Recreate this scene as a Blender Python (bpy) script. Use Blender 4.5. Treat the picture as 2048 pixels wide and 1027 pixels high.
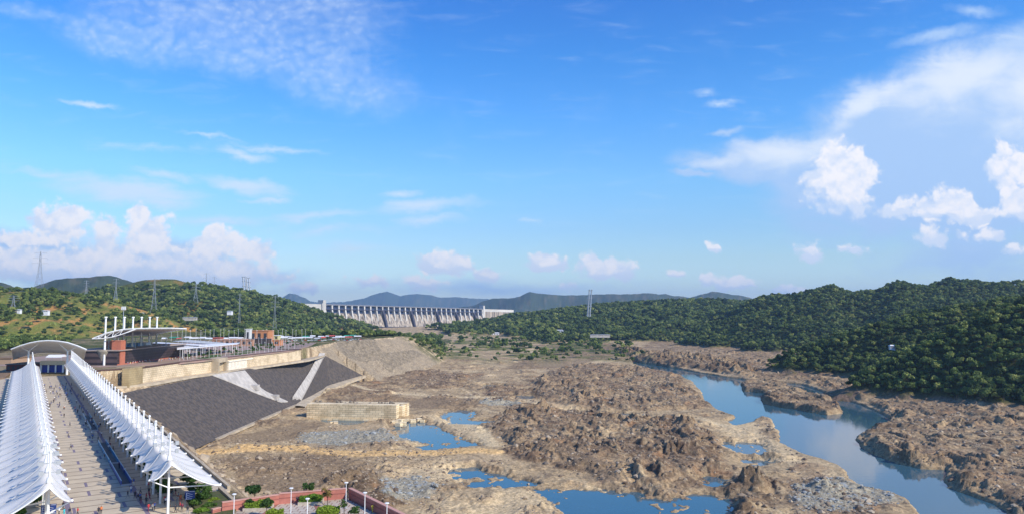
import bpy, bmesh, math, random
import numpy as np
from mathutils import Vector, Matrix
R = math.radians
random.seed(7)
for o in list(bpy.data.objects): bpy.data.objects.remove(o)
scene = bpy.context.scene
COL = scene.collection

# ------------------------------------------------------------------ camera
CZ = 40.0; F = 1480.0; PITCH = math.atan(108.5 / F)
cam_d = bpy.data.cameras.new('camera'); cam = bpy.data.objects.new('camera', cam_d); COL.objects.link(cam)
cam.location = (0, 0, CZ); cam.rotation_euler = (R(90) + PITCH, 0, 0)
cam_d.sensor_width = 36.0; cam_d.lens = 36.0 * F / 2048.0
cam_d.clip_start = 1.0; cam_d.clip_end = 80000
scene.camera = cam

# ------------------------------------------------------------------ sun
HAZE = 5.0e-5
SUN_AZ, SUN_EL = 122.0, 36.0
sdir = Vector((math.sin(R(SUN_AZ)) * math.cos(R(SUN_EL)), math.cos(R(SUN_AZ)) * math.cos(R(SUN_EL)), math.sin(R(SUN_EL))))
sd = bpy.data.lights.new('sun', 'SUN'); sd.energy = 5.0; sd.angle = R(0.5); sd.color = (1.0, 0.91, 0.77)
sun = bpy.data.objects.new('sun', sd); COL.objects.link(sun)
sun.rotation_euler = sdir.to_track_quat('Z', 'Y').to_euler()

# ------------------------------------------------------------------ exposure
vs = scene.view_settings
vs.view_transform = 'Standard'; vs.look = 'None'; vs.gamma = 1.0; vs.exposure = 0.15; vs.use_curve_mapping = False

# ------------------------------------------------------------------ world: sky texture + procedural clouds
world = bpy.data.worlds.new('World'); scene.world = world; world.use_nodes = True
wn = world.node_tree; wn.nodes.clear(); WL = wn.links
def N(tree, typ, **kw):
    n = tree.nodes.new(typ)
    for k, v in kw.items():
        if k == 'inp':
            for i, val in v.items(): n.inputs[i].default_value = val
        else: setattr(n, k, v)
    return n
def M(tree, op, a, b=None, c=None, clamp=False):
    n = tree.nodes.new('ShaderNodeMath'); n.operation = op; n.use_clamp = clamp
    for i, v in enumerate((a, b, c)):
        if v is None: continue
        if isinstance(v, (int, float)): n.inputs[i].default_value = v
        else: tree.links.new(v, n.inputs[i])
    return n.outputs[0]
def SM(tree, v, lo, hi, a=0.0, b=1.0):
    n = tree.nodes.new('ShaderNodeMapRange'); n.interpolation_type = 'SMOOTHSTEP'
    tree.links.new(v, n.inputs[0])
    for i, x in ((1, lo), (2, hi), (3, a), (4, b)): n.inputs[i].default_value = x
    return n.outputs[0]
sky = N(wn, 'ShaderNodeTexSky', sky_type='NISHITA', sun_disc=False)
sky.sun_elevation = R(SUN_EL); sky.sun_rotation = R(SUN_AZ)
sky.altitude = 100; sky.air_density = 1.0; sky.dust_density = 0.4; sky.ozone_density = 2.5
def build_clouds():
    t = wn
    tc = N(t, 'ShaderNodeTexCoord'); sp = N(t, 'ShaderNodeSeparateXYZ'); WL.new(tc.outputs['Generated'], sp.inputs[0])
    cp, spn = math.cos(PITCH), math.sin(PITCH)
    fwd = M(t, 'MAXIMUM', M(t, 'ADD', M(t, 'MULTIPLY', sp.outputs[1], cp), M(t, 'MULTIPLY', sp.outputs[2], spn)), 0.12)
    up = M(t, 'SUBTRACT', M(t, 'MULTIPLY', sp.outputs[2], cp), M(t, 'MULTIPLY', sp.outputs[1], spn))
    u = M(t, 'MULTIPLY_ADD', M(t, 'DIVIDE', sp.outputs[0], fwd), 14.8, 10.24)      # hundreds of units
    v = M(t, 'MULTIPLY_ADD', M(t, 'DIVIDE', up, fwd), 14.8, -5.135)                # up positive, = -py/100
    cb = N(t, 'ShaderNodeCombineXYZ'); WL.new(u, cb.inputs[0]); WL.new(v, cb.inputs[1]); UV = cb.outputs[0]
    def noise(scale, detail=6, rough=0.55, dist=0.0, vec=None, sc=(1, 1, 1), off=(0, 0, 0), rot=0.0):
        mp = N(t, 'ShaderNodeMapping'); mp.inputs['Scale'].default_value = sc; mp.inputs['Location'].default_value = off
        mp.inputs['Rotation'].default_value = (0, 0, rot)
        WL.new(vec or UV, mp.inputs[0])
        n = N(t, 'ShaderNodeTexNoise'); n.inputs['Scale'].default_value = scale; n.inputs['Detail'].default_value = detail
        n.inputs['Roughness'].default_value = rough; n.inputs['Distortion'].default_value = dist
        WL.new(mp.outputs[0], n.inputs['Vector']); return n.outputs[0]
    # domain warp
    wx = noise(1.1, 4, 0.6, off=(3, 7, 0)); wy = noise(1.1, 4, 0.6, off=(13, 2, 5))
    cw = N(t, 'ShaderNodeCombineXYZ')
    WL.new(M(t, 'MULTIPLY_ADD', M(t, 'SUBTRACT', wx, 0.5), 0.75, u), cw.inputs[0])
    WL.new(M(t, 'MULTIPLY_ADD', M(t, 'SUBTRACT', wy, 0.5), 0.5, v), cw.inputs[1]); UW = cw.outputs[0]
    def field(blobs, vec, dy=0.0, dx=0.0, op='MAXIMUM'):
        acc = None
        for (cx, cy, rx, ry, rot, w) in blobs:
            mp = N(t, 'ShaderNodeMapping', vector_type='TEXTURE')
            mp.inputs['Location'].default_value = (cx / 100 + dx * min(rx, ry) / 100, -cy / 100 + dy * ry / 100, 0)
            mp.inputs['Rotation'].default_value = (0, 0, R(rot)); mp.inputs['Scale'].default_value = (rx / 86, ry / 86, 1)
            WL.new(vec, mp.inputs[0])
            g = N(t, 'ShaderNodeTexGradient', gradient_type='SPHERICAL'); WL.new(mp.outputs[0], g.inputs[0])
            val = M(t, 'MULTIPLY', g.outputs['Fac'], w)
            acc = val if acc is None else M(t, op, acc, val)
        return acc
    # 1) cumulus
    cum = [(1680, 355, 78, 85, 0, 1.25), (1655, 310, 36, 45, 0, 1.1), (1715, 350, 52, 55, 0, 1.15), (1690, 400, 85, 50, 0, .9),
           (2020, 335, 60, 48, 0, 1.1), (2010, 300, 30, 45, 20, .9), (2045, 400, 62, 50, 0, 1.1), (1890, 405, 70, 42, 0, 1.0), (1800, 415, 60, 30, 0, .9),
           (1950, 425, 180, 30, 0, .8), (1865, 472, 42, 28, 0, 1.0), (1925, 467, 26, 20, 0, .8), (1980, 467, 45, 17, 0, .85), (1617, 500, 34, 28, -35, 1.0),
           (1432, 494, 22, 16, 0, .8), (2035, 503, 40, 18, 0, .8), (1700, 497, 60, 14, 0, .65),
           (1225, 540, 78, 32, 0, 1.15), (1185, 525, 38, 34, 0, 1.0), (1090, 520, 52, 26, -10, 1.0), (895, 525, 75, 30, -8, 1.0),
           (985, 548, 45, 20, 0, 1.0), (740, 566, 62, 22, 0, .8), (855, 566, 60, 20, 0, .75), (1345, 548, 30, 15, 0, .8), (1470, 566, 68, 22, -5, 1.1), (1412, 555, 26, 22, 0, .8),
           (1580, 578, 50, 16, 0, .95), (610, 575, 50, 28, 0, .75), (1120, 572, 60, 14, 0, .65),
           (120, 445, 75, 52, -20, 1.15), (80, 430, 40, 30, 0, .9), (210, 470, 52, 60, 0, 1.0), (300, 480, 70, 75, 0, 1.1), (285, 440, 38, 34, 0, 1.0), (425, 490, 62, 45, 0, 1.15),
           (505, 505, 50, 40, 0, 1.0), (60, 530, 160, 50, 0, 1.15), (200, 535, 160, 60, 0, 1.15), (360, 535, 150, 55, 0, 1.1), (470, 545, 110, 45, 0, .95), (585, 548, 40, 26, 0, .7),
           (40, 480, 120, 26, -4, .85)]
    def puff(off):
        out = None
        for sc_, w_, jit in ((1.9, .50, 1), (4.6, .32, 2), (10.0, .18, 3)):
            mp = N(t, 'ShaderNodeMapping'); mp.inputs['Location'].default_value = (jit, off + jit, 0); WL.new(UW, mp.inputs[0])
            vo = N(t, 'ShaderNodeTexVoronoi', feature='F1'); vo.inputs['Scale'].default_value = sc_; WL.new(mp.outputs[0], vo.inputs['Vector'])
            v_ = M(t, 'MULTIPLY', vo.outputs['Distance'], -w_); out = v_ if out is None else M(t, 'ADD', out, v_)
        return M(t, 'ADD', out, M(t, 'MULTIPLY', noise(3.0, 8, 0.6, 0.2, off=(1, 1 + off, 0)), .75))
    base = field(cum, UW); pf = puff(0.0); pf2 = puff(-0.16)
    dens = M(t, 'ADD', base, M(t, 'MULTIPLY', pf, 0.95))
    dc = M(t, 'MULTIPLY', SM(t, dens, 0.06, 0.42), SM(t, base, 0.03, 0.2))
    # light from upper right: compare with the same fields a little lower
    base2 = field(cum, UW, dy=0.55, dx=0.1)
    sh = M(t, 'ADD', M(t, 'MULTIPLY', M(t, 'SUBTRACT', SM(t, base2, 0, .5), SM(t, base, 0, .5)), .95), M(t, 'MULTIPLY', M(t, 'SUBTRACT', pf, pf2), 1.1))
    lit = SM(t, sh, -0.5, 0.3)
    # 2) anvil sheet on the right, with a brighter rim along its upper edge
    anv = [(1900, 270, 420, 190, 22, 1.5), (2060, 180, 320, 150, 15, 1.5), (1560, 318, 190, 56, 5, 1.25), (1480, 330, 170, 34, -6, 1.0), (1720, 340, 260, 110, -4, 1.2), (1960, 370, 300, 150, 0, 1.3),
           (1930, 500, 300, 110, 0, .62), (150, 530, 280, 60, 0, .95), (330, 515, 240, 60, 0, .85), (60, 490, 220, 50, 0, .8), (520, 550, 200, 40, 0, .6), (1000, 575, 500, 34, 0, .5), (1390, 345, 80, 14, -6, .8), (1880, 70, 140, 26, 14, .62), (1950, 20, 90, 22, -6, .55), (1455, 262, 60, 12, 0, .6), (2000, 140, 240, 70, 14, 1.3)]
    na = noise(1.3, 8, 0.6, 0.5, sc=(0.55, 1.3, 1), off=(2, 4, 0), rot=-0.3); na2 = noise(0.5, 4, 0.55, 0.3, sc=(0.8, 1, 1), off=(9, 4, 0))
    ab = field(anv, UW)
    ad = M(t, 'ADD', ab, M(t, 'MULTIPLY', M(t, 'SUBTRACT', na, 0.5), 0.55))
    da = M(t, 'MULTIPLY', SM(t, ad, 0.16, 0.62), 0.92)
    rim = [(1725, 205, 100, 30, 34, 1.5), (1800, 165, 130, 44, 18, 1.3), (1930, 150, 220, 80, 12, 1.4), (2060, 170, 160, 110, 0, 1.4), (1570, 300, 140, 46, 12, 1.3), (1450, 322, 120, 26, 6, 1.1), (1900, 220, 150, 50, 10, .8), (2040, 245, 80, 80, 0, .9), (150, 480, 180, 30, 0, .8), (300, 500, 200, 40, 0, .8), (80, 520, 200, 30, 0, .7)]
    rb = SM(t, M(t, 'ADD', field(rim, UW), M(t, 'MULTIPLY', M(t, 'SUBTRACT', na, 0.5), 1.6)), 0.1, 1.35)
    # 3) mottled altocumulus upper left
    alt = [(470, 70, 340, 95, -12, 1.2), (600, 120, 240, 80, -20, 1.15), (260, 75, 200, 60, -8, 1.0), (700, 60, 150, 110, 0, .7), (560, 20, 260, 70, 0, .95), (720, 170, 110, 40, -25, .6), (80, 30, 140, 24, -10, .6)]
    vo = N(t, 'ShaderNodeTexVoronoi', feature='SMOOTH_F1'); vo.inputs['Scale'].default_value = 6.5; vo.inputs['Smoothness'].default_value = 1.0
    mp = N(t, 'ShaderNodeMapping'); mp.inputs['Scale'].default_value = (0.8, 1.35, 1); mp.inputs['Rotation'].default_value = (0, 0, 0.35); WL.new(UW, mp.inputs[0]); WL.new(mp.outputs[0], vo.inputs['Vector'])
    nm = noise(5.0, 6, 0.6, 0.4); nl = noise(0.8, 4, 0.6, off=(4, 4, 0))
    mott = M(t, 'ADD', M(t, 'SUBTRACT', 0.62, vo.outputs['Distance']), M(t, 'MULTIPLY', M(t, 'SUBTRACT', nm, 0.5), 0.8))
    lf = field(alt, UW)
    dl = M(t, 'MULTIPLY', SM(t, M(t, 'ADD', lf, M(t, 'MULTIPLY', M(t, 'SUBTRACT', nl, 0.5), 0.9)), 0.02, 0.8), SM(t, mott, -0.6, 1.3, 0.1, 0.85))
    # 4) wisps low in the sky
    wsp = [(250, 385, 190, 34, -7, .95), (490, 370, 110, 20, -9, .85), (490, 310, 60, 15, -6, .7), (330, 355, 80, 12, -8, .65), (80, 348, 110, 12, -6, .5), (850, 410, 130, 18, 4, .8), (810, 388, 45, 12, 0, .7),
           (860, 440, 90, 14, 0, .6), (560, 296, 110, 9, -4, .55), (190, 206, 65, 9, -8, .8), (620, 432, 160, 12, 3, .6), (650, 462, 140, 14, 2, .55), (400, 270, 90, 8, -8, .5),
           (430, 440, 160, 14, 0, .5), (1440, 202, 50, 9, 0, .55), (1410, 185, 34, 12, 0, .45), (540, 400, 50, 8, 0, .6), (1060, 440, 22, 6, 0, .4), (700, 500, 90, 20, 0, .35), (300, 300, 140, 12, -4, .4)]
    ns = noise(2.2, 7, 0.6, 0.6, sc=(0.32, 1.7, 1), rot=0.1)
    dw = M(t, 'MULTIPLY', SM(t, M(t, 'ADD', field(wsp, UW), M(t, 'MULTIPLY', M(t, 'SUBTRACT', ns, 0.5), 0.9)), 0.0, 0.8), 0.85)
    def mix(fac, a, b):
        m = N(t, 'ShaderNodeMix', data_type='RGBA'); WL.new(fac, m.inputs[0])
        for s, x in ((6, a), (7, b)):
            if isinstance(x, tuple): m.inputs[s].default_value = x + (1,)
            else: WL.new(x, m.inputs[s])
        return m.outputs[2]
    # the sky, a little more saturated overhead as in the photograph
    cr = N(t, 'ShaderNodeValToRGB'); cr.color_ramp.interpolation = 'LINEAR'; el = cr.color_ramp.elements
    for i, (py, rgb) in enumerate(SKY_TINT):
        b_ = (513.5 - py) / 1480.0; zz = (spn + cp * b_) / math.sqrt(1 + b_ * b_)
        if i == 0: e = el[0]; e.position = 0.0
        elif i == 1: e = el[1]; e.position = 1.0
        if i >= 1: e = el.new(min(.999, max(.001, zz / 0.5)))
        if i == 1: el[len(el) - 1].color = tuple(x / 2.5 for x in rgb) + (1,)
        e.color = tuple(x / 2.5 for x in rgb) + (1,)
    WL.new(M(t, 'MULTIPLY', sp.outputs[2], 2.0), cr.inputs[0])
    mu = N(t, 'ShaderNodeMix', data_type='RGBA', blend_type='MULTIPLY'); mu.inputs[0].default_value = 1
    ml = N(t, 'ShaderNodeVectorMath', operation='SCALE'); ml.inputs['Scale'].default_value = 2.5; WL.new(cr.outputs[0], ml.inputs[0])
    WL.new(sky.outputs[0], mu.inputs[6]); WL.new(ml.outputs[0], mu.inputs[7])
    c = mu.outputs[2]
    k = CLK
    dl = M(t, 'MULTIPLY', dl, .78); c = mix(dl, c, (.66 * k, .80 * k, 1.0 * k))
    c = mix(dw, c, (.68 * k, .82 * k, .98 * k))
    c = mix(da, c, mix(rb, (.42 * k, .61 * k, .93 * k), (.80 * k, .87 * k, .98 * k)))
    c = mix(M(t, 'MULTIPLY', dc, 0.96), c, mix(lit, (.70 * k, .79 * k, .96 * k), (.98 * k, .96 * k, .99 * k)))
    bg = N(t, 'ShaderNodeBackground'); bg.inputs['Strength'].default_value = SKY_STR
    WL.new(c, bg.inputs[0]); out = N(t, 'ShaderNodeOutputWorld'); WL.new(bg.outputs[0], out.inputs[0])
SKY_STR = 0.12; CLK = 0.97 / SKY_STR
SKY_TINT = [(600, (1.25, 1.35, 1.5)), (10, (.32, .90, 1.66)), (120, (.38, 1.02, 1.68)), (240, (.54, 1.15, 1.70)), (360, (.78, 1.22, 1.50)), (460, (.86, 1.10, 1.31)), (520, (.98, 1.12, 1.24)), (560, (1.05, 1.2, 1.38))]
build_clouds()

# ------------------------------------------------------------------ geometry helpers
def ray(px, py):
    a = (px - 1024) / F; b = (513.5 - py) / F
    y = math.cos(PITCH) - math.sin(PITCH) * b; z = math.sin(PITCH) + math.cos(PITCH) * b
    return a / y, z / y
def P(px, py, z):
    rx, rz = ray(px, py); t = (z - CZ) / rz
    return Vector((rx * t, t, z))
def PY(px, py, Y):
    rx, rz = ray(px, py); return Vector((rx * Y, Y, CZ + rz * Y))
VA = math.atan(ray(50, 622)[0]); CU, SU = math.cos(VA), math.sin(VA)   # walkway direction (SU, CU)
def W(p, q, z=0.0): return Vector((CU * p + SU * q, -SU * p + CU * q, z))
def pq(X, Y): return CU * X - SU * Y, SU * X + CU * Y

def prop(o, label=None, cat=None, group=None, kind=None):
    if label: o['label'] = label
    if cat: o['category'] = cat
    if group: o['group'] = group
    if kind: o['kind'] = kind
    return o
def empty(name, loc, label, cat, group=None, rz=0):
    o = bpy.data.objects.new(name, None); COL.objects.link(o); o.location = loc; o.rotation_euler = (0, 0, rz); o.empty_display_size = 1
    return prop(o, label, cat, group)
class MB:
    def __init__(s): s.v = []; s.f = []; s.m = []
    def add(s, vs, fs, mi=0):
        n = len(s.v); s.v += [tuple(x) for x in vs]; s.f += [tuple(n + i for i in f) for f in fs]; s.m += [mi] * len(fs); return s
    def box(s, x0, x1, y0, y1, z0, z1, mi=0):
        return s.add([(x0, y0, z0), (x1, y0, z0), (x1, y1, z0), (x0, y1, z0), (x0, y0, z1), (x1, y0, z1), (x1, y1, z1), (x0, y1, z1)],
                     [(0, 3, 2, 1), (4, 5, 6, 7), (0, 1, 5, 4), (1, 2, 6, 5), (2, 3, 7, 6), (3, 0, 4, 7)], mi)
    def prism(s, pts, z0, z1, mi=0):
        n = len(pts); ar = sum(pts[i][0] * pts[(i + 1) % n][1] - pts[(i + 1) % n][0] * pts[i][1] for i in range(n))
        if ar < 0: pts = pts[::-1]
        vs = [(p[0], p[1], z0) for p in pts] + [(p[0], p[1], z1) for p in pts]
        return s.add(vs, [tuple(range(n))[::-1], tuple(range(n, 2 * n))] + [(i, (i + 1) % n, n + (i + 1) % n, n + i) for i in range(n)], mi)
    def tube(s, a, b, r0, r1=None, n=6, mi=0, cap=True):
        r1 = r0 if r1 is None else r1; a = Vector(a); b = Vector(b); d = (b - a)
        if d.length < 1e-6: return s
        d.normalize(); x = d.orthogonal().normalized(); y = d.cross(x)
        vs = []
        for c, r in ((a, r0), (b, r1)):
            for i in range(n):
                t = 2 * math.pi * i / n; vs.append(c + x * (r * math.cos(t)) + y * (r * math.sin(t)))
        fs = [(i, (i + 1) % n, n + (i + 1) % n, n + i) for i in range(n)]
        if cap: fs += [tuple(range(n))[::-1], tuple(range(n, 2 * n))]
        return s.add(vs, fs, mi)
    def bar(s, a, b, w, h, mi=0):           # rectangular bar, h along z
        a = Vector(a); b = Vector(b); d = b - a; n = Vector((-d.y, d.x, 0))
        n = n.normalized() * w / 2 if n.length > 1e-6 else Vector((w / 2, 0, 0)); u = Vector((0, 0, h))
        v = [a - n, a + n, b + n, b - n]; v = [p for p in v] + [p + u for p in v]
        return s.add(v, [(0, 1, 2, 3), (7, 6, 5, 4), (0, 4, 5, 1), (1, 5, 6, 2), (2, 6, 7, 3), (3, 7, 4, 0)], mi)
    def loft(s, rows, mi=0):
        n = len(s.v); w = len(rows[0])
        for r in rows: s.v += [tuple(p) for p in r]
        for i in range(len(rows) - 1):
            for j in range(w - 1):
                s.f.append((n + i * w + j, n + i * w + j + 1, n + (i + 1) * w + j + 1, n + (i + 1) * w + j)); s.m.append(mi)
        return s
    def ball(s, c, r, n=6, mi=0, sz=1.0):
        rows = []
        for i in range(n + 1):
            t = math.pi * i / n; rr = max(r * math.sin(t), 1e-3)
            rows.append([(c[0] + rr * math.cos(2 * math.pi * j / (n + 2)), c[1] + rr * math.sin(2 * math.pi * j / (n + 2)), c[2] + r * sz * math.cos(t)) for j in range(n + 3)])
        return s.loft(rows, mi)
    def build(s, name, mats, parent=None, smooth=False):
        me = bpy.data.meshes.new(name); me.from_pydata(s.v, [], s.f)
        if not isinstance(mats, (list, tuple)): mats = [mats]
        for m in mats: me.materials.append(m)
        if any(s.m): me.polygons.foreach_set('material_index', s.m)
        if smooth: me.polygons.foreach_set('use_smooth', [True] * len(s.f))
        me.update(); o = bpy.data.objects.new(name, me); COL.objects.link(o)
        if parent is not None: o.parent = parent
        return o
def copy_tree(o, parent=None, label=None):
    c = o.copy(); COL.objects.link(c)
    if parent is not None: c.parent = parent
    if label: c['label'] = label
    for ch in [x for x in o.children]: copy_tree(ch, c)
    return c
def np_mesh(name, v, f, mats, parent=None, smooth=False, col=None, k=4):
    me = bpy.data.meshes.new(name); v = np.asarray(v, np.float32); f = np.asarray(f, np.int32)
    me.vertices.add(len(v)); me.vertices.foreach_set('co', v.ravel())
    me.loops.add(f.size); me.loops.foreach_set('vertex_index', f.ravel())
    me.polygons.add(len(f)); me.polygons.foreach_set('loop_start', np.arange(0, f.size, f.shape[1], dtype=np.int32))
    me.polygons.foreach_set('loop_total', np.full(len(f), f.shape[1], np.int32))
    if smooth: me.polygons.foreach_set('use_smooth', np.ones(len(f), bool))
    for m in (mats if isinstance(mats, (list, tuple)) else [mats]): me.materials.append(m)
    if col is not None:
        a = me.color_attributes.new('col', 'FLOAT_COLOR', 'POINT')
        c = np.ones((len(v), 4), np.float32); c[:, :3] = col; a.data.foreach_set('color', c.ravel())
    me.update(calc_edges=True); me.validate()
    o = bpy.data.objects.new(name, me); COL.objects.link(o)
    if parent is not None: o.parent = parent
    return o

# ------------------------------------------------------------------ materials
def mat(name, color, rough=0.8, metal=0.0, var=0.0, vscale=1.0, bump=0.0, bscale=5.0, spec=0.3, color2=None, trans=0.0):
    m = bpy.data.materials.new(name); m.use_nodes = True; t = m.node_tree; b = t.nodes['Principled BSDF']
    b.inputs['Base Color'].default_value = tuple(color) + (1,); b.inputs['Roughness'].default_value = rough
    b.inputs['Metallic'].default_value = metal; b.inputs['Specular IOR Level'].default_value = spec
    tc = N(t, 'ShaderNodeTexCoord')
    n = N(t, 'ShaderNodeTexNoise'); n.inputs['Scale'].default_value = vscale; n.inputs['Detail'].default_value = 6
    t.links.new(tc.outputs['Object'], n.inputs['Vector'])
    c2 = color2 or tuple(min(1, c * (1 - max(var, .06))) for c in color)
    r = N(t, 'ShaderNodeMix', data_type='RGBA'); r.inputs[6].default_value = tuple(color) + (1,); r.inputs[7].default_value = tuple(c2) + (1,)
    t.links.new(SM(t, n.outputs[0], 0.35, 0.65), r.inputs[0]); t.links.new(r.outputs[2], b.inputs['Base Color'])
    if bump:
        n2 = N(t, 'ShaderNodeTexNoise'); n2.inputs['Scale'].default_value = bscale; n2.inputs['Detail'].default_value = 5
        t.links.new(tc.outputs['Object'], n2.inputs['Vector'])
        bp = N(t, 'ShaderNodeBump'); bp.inputs['Distance'].default_value = bump; t.links.new(n2.outputs[0], bp.inputs['Height']); t.links.new(bp.outputs[0], b.inputs['Normal'])
    if trans:
        tr = N(t, 'ShaderNodeBsdfTranslucent'); mx = N(t, 'ShaderNodeMixShader'); mx.inputs[0].default_value = trans
        t.links.new(r.outputs[2], tr.inputs[0])
        t.links.new(b.outputs[0], mx.inputs[1]); t.links.new(tr.outputs[0], mx.inputs[2]); t.links.new(mx.outputs[0], t.nodes['Material Output'].inputs[0])
    return m
WHITE = mat('white_paint', (.80, .80, .79), .45, var=.1, vscale=.5)
FABRIC = mat('white_membrane', (.88, .85, .80), .6, var=.07, vscale=.15, trans=.28)
GREYM = mat('grey_steel', (.42, .44, .46), .5, .3)
DARK = mat('dark_steel', (.05, .05, .055), .5)
LATT = mat('galvanised_steel', (.38, .41, .45), .55, .4)
LAMPM = mat('lamp_glass', (.75, .75, .72), .3)
SEAM = mat('seam_grey', (.45, .46, .48), .6)
# ------------------------------------------------------------------ noise (numpy)
_r = np.random.RandomState(3); _PERM = np.concatenate([_r.permutation(256)] * 3); _ang = _r.rand(256) * 2 * np.pi; _G = np.stack([np.cos(_ang), np.sin(_ang)], 1)
def perlin(x, y, seed=0):
    xi = np.floor(x).astype(np.int64); yi = np.floor(y).astype(np.int64); xf = x - xi; yf = y - yi
    u = xf * xf * xf * (xf * (xf * 6 - 15) + 10); v = yf * yf * yf * (yf * (yf * 6 - 15) + 10)
    def g(dx, dy):
        h = _PERM[(_PERM[(xi + dx + seed * 37) & 255] + yi + dy + seed * 11) & 255]
        return _G[h, 0] * (xf - dx) + _G[h, 1] * (yf - dy)
    a = g(0, 0); b = g(1, 0); c = g(0, 1); d = g(1, 1)
    return ((a + u * (b - a)) * (1 - v) + (c + u * (d - c)) * v) * 1.5
def fbm(x, y, o=5, seed=0, gain=.5):
    s = 0; a = 1; n = 0
    for i in range(o): s = s + a * perlin(x, y, seed + i); n += a; a *= gain; x = x * 2.03 + 5.1; y = y * 2.03 + 1.7
    return s / n
def ridged(x, y, o=5, seed=0, gain=.5):
    s = 0; a = 1; n = 0
    for i in range(o): s = s + a * (1 - np.abs(perlin(x, y, seed + i)) * 2); n += a; a *= gain; x = x * 2.07 + 3.1; y = y * 2.07 + 8.7
    return s / n
def sst(x, lo, hi):
    t = np.clip((x - lo) / (hi - lo), 0, 1); return t * t * (3 - 2 * t)
def sdf(X, Y, poly, margin=60.0):
    """signed distance, positive inside; far points return -margin"""
    poly = np.array([(p[0], p[1]) for p in poly]); out = np.full(X.shape, -margin)
    m = (X > poly[:, 0].min() - margin) & (X < poly[:, 0].max() + margin) & (Y > poly[:, 1].min() - margin) & (Y < poly[:, 1].max() + margin)
    if not m.any(): return out
    x = X[m]; y = Y[m]; d = np.full(x.shape, 1e18); ins = np.zeros(x.shape, bool)
    for i in range(len(poly)):
        ax, ay = poly[i]; bx, by = poly[(i + 1) % len(poly)]; ex, ey = bx - ax, by - ay
        t = np.clip(((x - ax) * ex + (y - ay) * ey) / (ex * ex + ey * ey + 1e-9), 0, 1)
        d = np.minimum(d, (x - ax - t * ex) ** 2 + (y - ay - t * ey) ** 2)
        c = (ay > y) != (by > y)
        with np.errstate(divide='ignore', invalid='ignore'): xx = ax + (y - ay) * ex / (ey if ey != 0 else 1e-9)
        ins ^= c & (x < xx)
    d = np.sqrt(d); out[m] = np.where(ins, d, -d); return out
def pdist(X, Y, line, extra=None):
    """distance to an open polyline; also the interpolated extra value and the side (+ right of travel)"""
    best = np.full(X.shape, 1e18); ex_v = np.zeros(X.shape); side = np.zeros(X.shape)
    for i in range(len(line) - 1):
        ax, ay = line[i][0], line[i][1]; bx, by = line[i + 1][0], line[i + 1][1]; ex, ey = bx - ax, by - ay
        t = np.clip(((X - ax) * ex + (Y - ay) * ey) / (ex * ex + ey * ey + 1e-9), 0, 1)
        d = (X - ax - t * ex) ** 2 + (Y - ay - t * ey) ** 2; m = d < best
        best = np.where(m, d, best); side = np.where(m, ex * (ay - Y) - ey * (ax - X), side)
        if extra is not None: ex_v = np.where(m, extra[i] + t * (extra[i + 1] - extra[i]), ex_v)
    return np.sqrt(best), np.sign(side), ex_v

# ------------------------------------------------------------------ terrain
WZ = -50.0
def PW(pts, z=WZ): return [P(a, b, z) for a, b in pts]
RIVER = PW([(1262, 722), (1300, 728), (1350, 736), (1400, 745), (1440, 752), (1500, 760), (1560, 764), (1600, 768), (1650, 786), (1700, 802), (1742, 818), (1770, 832), (1778, 848), (1740, 858), (1712, 872),
            (1712, 888), (1740, 906), (1790, 926), (1840, 938), (1890, 940), (1884, 958), (1892, 974), (1940, 992), (1985, 1006), (2010, 1027), (2120, 1100), (1900, 1180), (1870, 1060),
            (1838, 1022), (1826, 1002), (1790, 988), (1735, 978), (1706, 960), (1690, 938), (1655, 922), (1610, 910), (1565, 888), (1562, 868), (1545, 838), (1520, 832), (1500, 846), (1470, 852), (1452, 842), (1478, 834),
            (1440, 822), (1412, 800), (1402, 780), (1385, 762), (1350, 748), (1300, 738), (1270, 730)])
ISLES = [PW([(1482, 768), (1500, 762), (1560, 766), (1590, 780), (1588, 790), (1530, 786), (1484, 782)]), PW([(1520, 795), (1530, 788), (1600, 786), (1660, 800), (1690, 826), (1655, 830), (1560, 814), (1524, 806)])]
POOLS = [PW(p) for p in (
    [(888, 828), (910, 821), (945, 822), (940, 834), (915, 840), (892, 836)], [(795, 850), (812, 842), (850, 845), (880, 862), (925, 880), (900, 888), (850, 885), (815, 880), (800, 868)],
    [(962, 948), (990, 950), (1050, 968), (1010, 974), (975, 966)], [(1085, 982), (1140, 978), (1220, 985), (1285, 990), (1330, 1008), (1360, 1040), (1250, 1090), (1160, 1040), (1120, 1004)],
    [(1452, 884), (1500, 886), (1532, 905), (1500, 910), (1470, 898)], [(972, 770), (1006, 770), (1006, 777), (980, 777)], [(1128, 821), (1180, 822), (1176, 828), (1136, 828)], [(1285, 833), (1330, 836), (1320, 842), (1290, 840)],
    [(1362, 1000), (1400, 992), (1445, 996), (1440, 1012), (1420, 1060), (1370, 1050)], [(1420, 955), (1440, 960), (1430, 972), (1418, 966)], [(640, 840), (700, 838), (760, 843), (700, 850)], [(1020, 790), (1070, 793), (1050, 798)], [(900, 838), (985, 842), (975, 850), (910, 848)], [(840, 893), (935, 884), (950, 890), (860, 900)], [(905, 942), (950, 938), (965, 950), (925, 954)], [(1180, 826), (1260, 828), (1240, 834)], [(940, 965), (975, 970), (950, 978)], [(1490, 918), (1530, 925), (1500, 930)])]
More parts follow.
